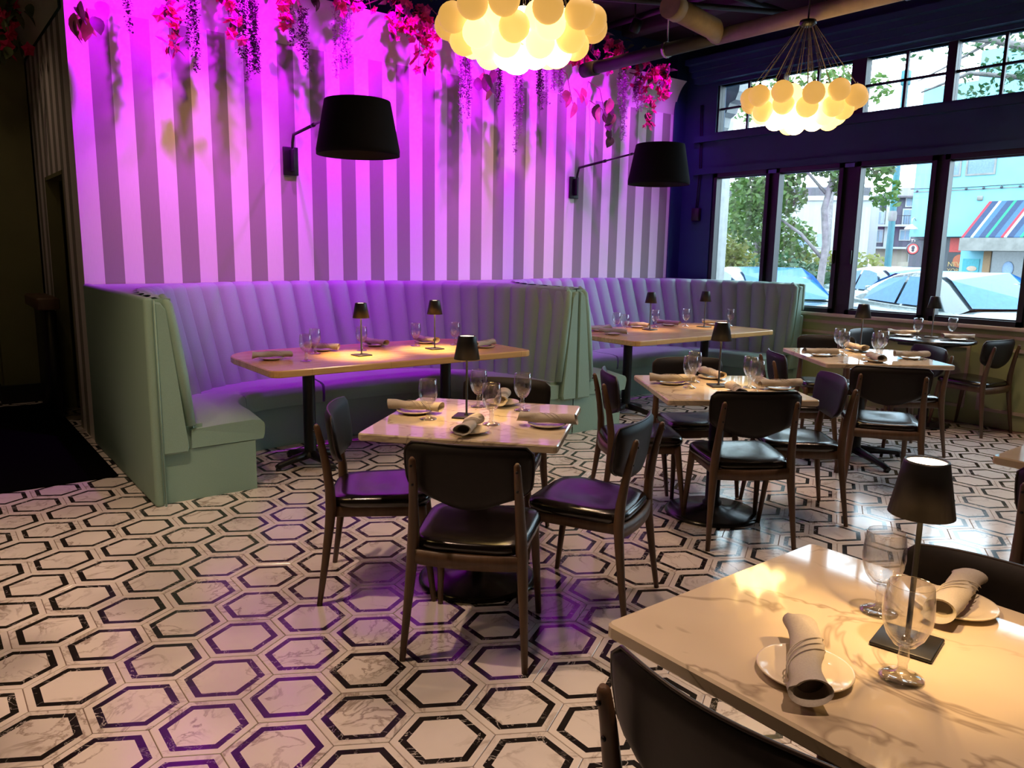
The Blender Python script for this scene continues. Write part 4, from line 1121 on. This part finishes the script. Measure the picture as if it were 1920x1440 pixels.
def car(label, cx, cy, deg, paint):
    t = thing('parked_car', label, 'car', (cx, cy, -0.15), math.radians(deg), 'parked cars outside the windows')
    st = [(-2.28, .70, .45, .86, .92), (-2.2, .82, .30, .96, 1.02), (-1.75, .88, .22, .98, 1.05), (-1.0, .90, .2, .95, 1.0), (0, .905, .2, .93, .96), (0.9, .90, .2, .92, .97), (1.2, .895, .2, .90, .97), (1.7, .87, .22, .84, .90), (2.1, .80, .28, .70, .76), (2.27, .66, .36, .56, .62)]
    b = MB(); ring = []
    for x, w_, zb, zl, zt in st:
        ring.append([(x, sy * w_ * f, z) for f, z, sy in ((.88, zb, -1), (1.0, zb + .14, -1), (1.0, zl - .12, -1), (.94, zl, -1), (.6, zt, -1), (0, zt + .01, 1), (.6, zt, 1), (.94, zl, 1), (1.0, zl - .12, 1), (1.0, zb + .14, 1), (.88, zb, 1))])
    n = 11
    b.add([p for r in ring for p in r], [(k * n + i, k * n + (i + 1) % n, (k + 1) * n + (i + 1) % n, (k + 1) * n + i) for k in range(len(st) - 1) for i in range(n)] + [tuple(range(n)), tuple((len(st) - 1) * n + i for i in reversed(range(n)))], 0, True)
    body = b.build('body', paint, t)
    cab = [(-1.72, .72, 1.0, 1.02), (-1.25, .66, 1.0, 1.26), (-0.85, .60, .97, 1.40), (-0.35, .585, .96, 1.45), (0.1, .585, .96, 1.44), (0.5, .61, .96, 1.31), (1.08, .70, .97, .985)]
    b = MB(); ring = []
    for x, wr, zb, zt in cab:
        wb = .80 if -1.3 < x < .8 else .76
        ring.append([(x, -wb, zb - .04), (x, -wr - .02, zt - .04), (x, -wr + .08, zt), (x, 0, zt + .015), (x, wr - .08, zt), (x, wr + .02, zt - .04), (x, wb, zb - .04)])
    b.add([p for r in ring for p in r], [(k * 7 + i, k * 7 + i + 1, (k + 1) * 7 + i + 1, (k + 1) * 7 + i) for k in range(len(cab) - 1) for i in range(6)], 0, True)
    b.build('cabin', paint, t)
    def pane(nm, pts, off):
        o = Vector(off); MB().add([Vector(p) + o for p in pts], [tuple(range(len(pts)))]).build(nm, 'car_glass', t)
    pane('windshield', [(1.10, -.62, .985), (1.10, .62, .985), (.52, .56, 1.325), (.16, .52, 1.435), (.16, -.52, 1.435), (.52, -.56, 1.325)], (.02, 0, .022))
    pane('rear_window', [(-1.70, .62, 1.04), (-1.70, -.62, 1.04), (-1.25, -.58, 1.275), (-.92, -.52, 1.385), (-.92, .52, 1.385), (-1.25, .58, 1.275)], (-.02, 0, .022))
    for sy in (-1, 1):
        q = [(.72, sy * .795, .985), (.30, sy * .655, 1.325), (-.02, sy * .640, 1.375), (-.28, sy * .640, 1.38), (-.30, sy * .80, .985)]
        q2 = [(-.36, sy * .80, .985), (-.35, sy * .640, 1.38), (-.82, sy * .65, 1.33), (-1.18, sy * .72, 1.15), (-1.25, sy * .795, 1.0)]
        for pts in (q, q2): pane('side_window', pts if sy < 0 else list(reversed(pts)), (0, sy * .022, 0))
        MB().rbox(.62, .80, sy * .99 - .09, sy * .99 + .09, .96, 1.09, .03, 2).build('wing_mirror', paint, t)
        for x in (-.15, -1.0): MB().rbox(x - .10, x + .10, sy * .90 - .02, sy * .90 + .02, .80, .83, .008, 1).build('door_handle', paint, t)
        MB().rbox(2.02, 2.24, sy * .62 - .15, sy * .62 + .13, .56, .70, .03, 2).build('headlight', 'headlight', t)
        MB().rbox(-2.27, -2.12, sy * .66 - .15, sy * .66 + .13, .78, .92, .02, 2).build('tail_light', 'tail_red', t)
        for x in (-1.38, 1.36):
            w_ = MB().lathe([(0.0, -.10), (.20, -.10), (.30, -.11), (.325, -.07), (.325, .07), (.30, .11), (.20, .10), (0, .10)], 24).build('wheel', 'tyre', t, loc=(x, sy * .80, .325)); w_.rotation_euler = (PI / 2, 0, 0)
            h = MB().lathe([(0.0, .03), (.05, .03), (.17, .01), (.19, .02), (.19, -.02), (0, -.02)], 20).build('hubcap', 'steel', w_, loc=(0, 0, -sy * .11))
    MB().tube([(1.05, -.35, 1.01), (.98, .10, 1.06)], .008, 5).tube([(1.05, .15, 1.01), (.98, .55, 1.06)], .008, 5).build('wiper', 'black_metal', t)
    return t
car('silver sedan parked outside the right hand window panes', 12.0, 4.85, -124, 'car_silver')
car('dark blue car parked outside the left window panes', 11.1, 7.55, -124, 'car_blue')
car('teal grey car partly behind the silver sedan', 16.4, 7.9, -125, 'car_teal')

def foliage(clusters, size, seed):
    R = random.Random(seed); m = MB()
    for (cx, cy, cz, rx, rz, n) in clusters:
        for k in range(n):
            while True:
                p = Vector((R.uniform(-1, 1), R.uniform(-1, 1), R.uniform(-1, 1)))
                if 0.25 < p.length < 1: break
            c = Vector((cx + p.x * rx, cy + p.y * rx, cz + p.z * rz))
            u = Vector((R.gauss(0, 1), R.gauss(0, 1), R.gauss(0, .7))).normalized(); v = u.cross(Vector((R.gauss(0, 1), R.gauss(0, 1), R.gauss(0, 1)))).normalized()
            s_ = size * R.uniform(.6, 1.3)
            m.add([c - u * s_, c + v * s_ * .55, c + u * s_, c - v * s_ * .55], [(0, 1, 2, 3)])
    return m
def tree(name, label, base, branches, clusters, leaf, mat, seed):
    t = thing(name, label, 'tree', base)
    for k, (path, r) in enumerate(branches):
        MB().tube(path, r, 10).build('trunk' if k == 0 else 'branch', 'bark', t)
    foliage(clusters, leaf, seed).build('foliage', mat, t, kind='stuff')
    return t
tree('street_tree', 'leafy street tree with a bare grey trunk outside the second pane', (14.9, 8.75, -0.15),
     [([(0, 0, 0), (-.05, .05, 1.0), (0, .02, 1.9), (-.06, .08, 2.6), (.06, 0, 3.3), (.1, -.1, 4.4)], [.085, .075, .07, .065, .055, .03]),
      ([(-.03, .05, 1.6), (-.25, .45, 2.1), (-.6, .9, 2.5)], [.04, .035, .02]), ([(.02, .02, 3.1), (.4, -.5, 3.8)], [.035, .02]), ([(0, .1, 2.9), (-.4, .7, 3.7)], [.035, .02])],
     [(-.6, 1.0, 2.9, .75, .55, 1000), (-.1, .75, 3.7, .85, .5, 900), (.15, -.15, 3.2, .35, .35, 220), (-.9, 1.3, 2.3, .5, .4, 420), (-.8, 1.5, 3.6, .7, .6, 500), (.1, .1, 4.1, .6, .4, 380), (.3, -.7, 3.5, .45, .42, 330), (.3, -1.0, 2.85, .30, .30, 130), (-.3, 1.4, 4.8, .9, .5, 420), (.2, .5, 5.2, .8, .4, 300), (.4, -.3, 4.9, .5, .4, 160)], 0.075, 'tree_green', 11)
tree('leafy_tree', 'bright yellow green tree beside the pale column, seen in the first pane', (15.6, 12.0, -0.15),
     [([(0, 0, 0), (.05, 0, .9), (0, .1, 1.8)], [.10, .08, .05])], [(0, 0, 1.9, .75, .7, 900), (.2, -.3, 1.4, .6, .5, 500)], 0.08, 'tree_yellow', 12)
tree('leafy_tree', 'tall green tree in the middle of the first pane, behind the yellow green one', (19.5, 13.6, -0.15),
     [([(0, 0, 0), (.05, 0, 1.2), (0, .1, 2.4)], [.14, .12, .06])], [(0, 0, 2.6, 1.0, 1.1, 1200), (.4, -.7, 2.0, .8, .8, 700), (-.3, .5, 3.3, .6, .5, 350)], 0.095, 'tree_green', 13)
tree('leafy_shrub', 'dark green shrub low behind the blue car in the first pane', (18.0, 12.2, -0.15), [([(0, 0, 0), (0, 0, .8)], [.06, .04])], [(0, 0, 1.0, 1.3, .75, 1300), (.7, -1.1, .9, .9, .6, 700)], 0.09, 'tree_dark', 14)
tree('leafy_shrub', 'yellowish shrub at the foot of the grey tree trunk', (20.5, 12.4, -0.15), [([(0, 0, 0), (0, 0, .8)], [.06, .04])], [(0, 0, 1.15, 1.2, .7, 900), (.6, -1.0, 1.2, 1.0, .6, 600)], 0.09, 'tree_yellow', 15)
_o = lambda pts: [(x + 1.0, y + 1.9, z) for x, y, z in pts]
tree('street_tree', 'thinly leaved tree whose twigs cross the upper right clerestory panes', (9.9, 1.3, -0.15),
     [([(0, 0, 0), (.1, .1, 2.4), (.5, 1.2, 3.6), (1.0, 2.1, 3.9), (.7, 2.4, 4.7)], [.14, .12, .10, .08, .05]), (_o([(0, .2, 3.9), (-.5, 1.0, 4.2), (-.9, 1.9, 4.35)]), [.06, .04, .015]), (_o([(-.05, .3, 4.0), (-.4, .5, 3.7), (-.8, 1.1, 3.8), (-1.1, 1.5, 3.6)]), [.05, .035, .025, .01]),
      (_o([(0, .1, 3.8), (-.5, .2, 4.0), (-1.2, .4, 4.3)]), [.06, .04, .02]), (_o([(-.5, .6, 3.75), (-.7, .5, 3.5), (-1.0, .8, 3.45)]), [.02, .015, .006]), (_o([(-.5, 1.0, 4.2), (-.6, 1.5, 3.95), (-.8, 1.7, 3.8)]), [.02, .012, .006])],
     [(x + 1.0, y + 1.9, z, a, b_, n) for x, y, z, a, b_, n in ((-.9, 1.8, 4.25, .35, .22, 90), (-.6, 1.2, 4.25, .4, .2, 60), (-.8, .9, 3.65, .4, .3, 140), (-.9, .4, 3.7, .4, .35, 170), (-1.0, .5, 4.2, .4, .25, 120), (-.5, .3, 3.9, .4, .4, 120))], 0.042, 'tree_dark', 16)
tree('leafy_tree', 'distant round green treetop behind the second clerestory window', (31.0, 18.2, -0.15), [([(0, 0, 0), (0, 0, 5)], [.2, .1])], [(0, 0, 5.9, 1.5, 1.0, 1300)], 0.14, 'tree_dark', 17)

t = thing('street_pole', 'tall teal street pole in the third pane', 'pole', (19.7, 9.85, -0.15))
MB().lathe([(.11, 0), (.085, .3), (.075, 5.9)], 12).build('shaft', 'teal_paint', t)
MB().rbox(-.09, .09, -.09, .09, 5.8, 6.15, .02, 1).build('cap', 'teal_paint', t)
MB().lathe([(.085, 2.55), (.10, 2.6), (.10, 2.75), (.085, 2.8)], 12).build('collar', 'concrete', t)

# blue corner building with the striped awning
t = thing('shop_building', 'pale blue stucco shop building with a striped awning across the street', 'building', (38, 0, -0.05))
MB().box(0, 9, 2, 18.1, 2.55, 9.3).build('upper_wall', 'blue_stucco', t)
MB().box(2, 9, 2, 16.6, 9.3, 11.0).build('tall_wall', 'blue_stucco', t)
MB().box(0, 9, 2, 15.7, 0, 2.55).build('lower_wall', 'blue_stucco', t)
MB().box(0.6, 8, 15.7, 18.3, 0, 2.55).build('shop_front', 'store_dark', t)
cc = MB().grid(lambda u, v: (-0.02, 18.1 - 2.4 * u, 2.56 - 0.0 * v + (v - 1) * (0.02 + 0.5 * (u ** 2) * 0)), 6, 1); 
MB().box(-0.02, 0.0, 2, 18.1, 4.60, 4.64).build('seam', 'concrete', t)
for (y0, y1, z0, z1) in ((14.72, 15.80, 5.30, 6.7), (16.15, 16.40, 5.30, 6.7), (12.2, 13.3, 5.3, 6.7)):
    w_ = MB().box(-0.05, 0.0, y0 - .08, y1 + .08, z0 - .08, z0).box(-0.05, 0, y0 - .08, y1 + .08, z1, z1 + .08).box(-.05, 0, y0 - .08, y0, z0, z1).box(-.05, 0, y1, y1 + .08, z0, z1).build('window_frame', 'concrete', t)
    MB().box(-0.02, -0.01, y0, y1, z0, z1).build('pane', 'window_glass', w_)
MB().rbox(-0.08, 0, 15.02, 15.26, 4.12, 4.32, .02, 1).build('vent', 'concrete', t)
MB().box(0.55, 0.6, 15.75, 16.45, 1.85, 2.5).build('red_panel', 'sign_red', t)
ps = MB().box(0.5, 0.58, 15.66, 16.46, 0.55, 1.80).build('poster_board', 'sign_black', t)
MB().lathe([(0, 0), (.30, 0)], 20).build('poster_disc', 'poster_orange', ps, loc=(0.49, 15.92, 1.45)).rotation_euler = (0, -PI / 2, 0)
def text(body, size, mat, parent, loc, nm):
    cu = bpy.data.curves.new(nm, 'FONT'); cu.body = body; cu.size = size; cu.align_x = 'CENTER'; cu.extrude = 0.004
    o = bpy.data.objects.new(nm, cu); COL.objects.link(o)
    dg = bpy.context.evaluated_depsgraph_get()
    me = bpy.data.meshes.new_from_object(o.evaluated_get(dg)); bpy.data.objects.remove(o)
    me.materials.clear(); me.materials.append(MATS[mat])
    o = link(nm, me, parent, loc=loc); o.rotation_euler = (PI / 2, 0, -PI / 2)
    return o
text('NEW', 0.30, 'sign_gold', ps, (0.485, 16.08, 1.20), 'lettering')
text('YORK', 0.26, 'sign_gold', ps, (0.485, 16.08, 0.92), 'lettering')
po = MB().box(-0.04, 0, 14.86, 15.56, 0.90, 1.56).build('cyan_poster', 'poster_cyan', t)
MB().sphere((-0.045, 15.15, 1.12), .22, 12, 8, sc=(.05, 1, .55)).build('poster_picture', 'poster_skin', po)
# awning
aw = thing('shop_awning', 'sloping awning with navy, red, green and white stripes', 'awning', (38, 15.0, 0))
cols = ['awn_red', 'awn_navy', 'awn_white', 'awn_blue', 'awn_navy', 'awn_green', 'awn_navy', 'awn_blue', 'awn_red', 'awn_white', 'awn_navy', 'awn_blue', 'awn_green', 'awn_navy', 'awn_red', 'awn_blue', 'awn_white', 'awn_navy', 'awn_green', 'awn_navy', 'awn_red', 'awn_white']
wd = {'awn_navy': .26, 'awn_blue': .22, 'awn_red': .12, 'awn_green': .12, 'awn_white': .12}
y = 0.30
for c in cols:
    y2 = y - wd[c]
    MB().add([(-.02, y - .55 + .0, 4.02), (-1.1, y, 2.46), (-1.1, y2, 2.46), (-.02, y2 - .55, 4.02), (-.02, y - .55, 3.98), (-1.1, y, 2.42), (-1.1, y2, 2.42), (-.02, y2 - .55, 3.98)], [(0, 1, 2, 3), (7, 6, 5, 4), (0, 4, 5, 1), (3, 2, 6, 7), (1, 5, 6, 2)]).build('awning_stripe', c, aw)
    y = y2
MB().box(-1.15, -.06, y - .2, .34, 1.86, 2.41).build('fascia', 'concrete', aw)
dr = thing('shop_door', 'glass shop door in a wooden frame under the awning', 'door', (37.9, 14.2, -0.05))
MB().box(-.1, .1, .16, .46, 0, 1.9).build('frame_post', 'wood_door', dr)
MB().box(-.02, .06, -3.0, .16, 0, 1.9).build('glass', 'store_glass', dr)
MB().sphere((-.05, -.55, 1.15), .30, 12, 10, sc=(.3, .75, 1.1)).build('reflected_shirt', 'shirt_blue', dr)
# round blade sign
sg = thing('round_sign', 'round black hanging sign with a red ringed emblem', 'sign', (37.3, 17.55, 1.92))
sg.scale = (0.72,) * 3
d_ = MB().lathe([(0, .09), (.36, .09), (.38, .07), (.38, -.07), (.36, -.09), (0, -.09)], 32).build('drum', 'sign_black', sg); d_.rotation_euler = (PI / 2, 0, -0.9)
f_ = MB().lathe([(0, .094), (.33, .094)], 32).build('red_ring', 'sign_red', d_)
MB().lathe([(0, .097), (.24, .097)], 32).build('white_disc', 'sign_white', d_)
MB().sphere((0, -.09, .10), .09, 12, 6, sc=(1, 1, .15)).sphere((0, .08, .10), .13, 12, 6, sc=(.8, 1, .1)).build('emblem', 'sign_black', d_)
MB().tube([(.2, 0, .38), (.2, 0, .6)], .02, 6).tube([(-.15, 0, .38), (-.15, 0, .6)], .02, 6).tube([(-.25, 0, .6), (1.82, 0, .6)], .025, 6).build('hanger', 'steel', sg)
lp = thing('gooseneck_lamp', 'white gooseneck lamp over the dark shop front', 'lamp', (37.6, 17.85, 2.95))
MB().lathe([(.30, -.12), (.28, -.04), (.10, .06), (.04, .12), (0, .12)], 20).build('lamp_shade', 'white_trim', lp)
MB().tube([(0, 0, .12), (0, 0, .35), (.2, 0, .42), (.39, 0, .3)], .025, 8).build('arm', 'white_trim', lp)
ws = thing('string_lights', 'wire of small bulbs along the pale blue wall', 'string lights', (37.9, 0, 0))
MB().tube([(0, 18.2, 4.72), (0, 16, 4.66), (0, 12, 4.70), (0, 6, 4.66)], .018, 6).build('wire', 'black_metal', ws)
for y in [17.9 - .72 * k for k in range(12)]: MB().sphere((0, y, 4.60), .06, 8, 6).build('bulb', 'store_dark', ws)

# apartment blocks far down the street, each facing the restaurant
def block(name, label, heading, dist, cat='building'):
    h = math.radians(heading)
    return thing(name, label, cat, (math.sin(h) * dist, math.cos(h) * dist, -0.05), -h)
def face(m, u0, u1, z0, z1, d=0.0, dep=0.1): return m.box(u0, u1, d - dep, d, z0, z1)
t = block('apartment_building', 'grey sided apartment block with white trim and balconies', 63.15, 80)
MB().box(-1.0, 12, 0, 10, 2.4, 7.0).build('wall', 'grey_siding', t)
MB().box(-1.0, 12, 0.1, 10, 0, 2.4).build('ground_wall', 'cream_stucco', t)
rf = MB(); rf.add([(-1.6, -.6, 7.0), (12, -.6, 7.0), (12, 5, 8.4), (1.0, 5, 8.2), (-1.6, 9, 7.0)], [(0, 1, 2, 3), (0, 3, 4)]); rf.box(-1.6, 12, -.62, -.5, 6.9, 7.05); rf.build('roof', 'roof_shingle', t)
for (u0, u1, z0, z1) in ((1.45, 2.15, 6.2, 6.85), (1.3, 2.2, 4.6, 5.85), (1.2, 1.95, 3.2, 4.0), (-.9, -.3, 4.6, 5.7), (-.9, -.3, 3.0, 4.0), (4.2, 5.0, 6.2, 6.85), (4.2, 5.1, 4.6, 5.8)):
    f = MB().box(u0 - .1, u1 + .1, -.08, 0, z0 - .1, z1 + .1).build('window', 'white_trim', t)
    for a, b_ in ((u0, (u0 + u1) / 2 - .03), ((u0 + u1) / 2 + .03, u1)): MB().box(a, b_, -.12, -.07, z0, z1).build('pane', 'window_glass', f)
for z in (4.35, 2.35): MB().box(-1.0, 3.2, -.7, 0, z, z + .18).build('balcony_slab', 'white_trim', t)
bl = MB().box(.4, 2.6, -.70, -.66, 5.28, 5.34)
for k in range(12): bl.box(.4 + k * .19, .43 + k * .19, -.70, -.67, 4.53, 5.28)
bl.build('balcony_rail', 'black_metal', t)
MB().box(-.15, .45, -.2, 0, 2.4, 7.0).build('white_pier', 'white_trim', t)
f = MB().box(2.0, 3.0, -.0, .08, .9, 2.0).build('window', 'white_trim', t); MB().box(2.1, 2.9, -.03, 0.0, 1.0, 1.9).build('pane', 'window_glass', f)
MB().box(1.2, 3.4, -3.0, -2.8, 0, 1.2).build('garden_wall', 'cream_stucco', t)
t = block('white_building', 'plain white building side between the trees and the grey apartments', 61.7, 74)
MB().box(-2.5, 1.2, 0, 4, 1.6, 6.2).build('wall', 'white_stucco', t)
MB().box(-2.5, .7, 0, 4, 0, 1.6).build('lower_wall', 'concrete', t)
t = block('white_building', 'low white building with a dark roof behind the trees in the first pane', 55.2, 66)
MB().box(-8, 8.0, 0, 6, 0, 6.1).build('wall', 'white_stucco', t)
MB().box(-8.1, 8.1, -.15, 6, 5.85, 6.2).build('cornice', 'white_trim', t)
MB().add([(-3.5, 1, 6.2), (8, 1, 6.2), (8, 5, 7.3), (-.5, 5, 7.3), (-3.5, 6, 6.2), (-3.3, 1, 6.9)], [(0, 1, 2, 3), (0, 3, 4)]).box(-3.5, 8, 1.0, 1.2, 6.2, 6.9).build('roof', 'roof_shingle', t)
for k in range(3):
    f = MB().box(2.6 + k * 1.6, 3.7 + k * 1.6, -.06, 0, 2.2, 3.4).build('window', 'white_trim', t); MB().box(2.7 + k * 1.6, 3.6 + k * 1.6, -.09, -.05, 2.3, 3.3).build('pane', 'window_glass', f)
fe = thing('street_fence', 'low dark railing beyond the parked cars', 'fence', (24.5, 12.0, -0.15), -0.6)
for k in range(14): MB().tube([(k * .3, 0, 0), (k * .3, 0, .95)], .02, 5).build('baluster', 'black_metal', fe)
MB().box(-.1, 4.0, -.03, .03, .92, 1.0).build('top_rail', 'black_metal', fe)
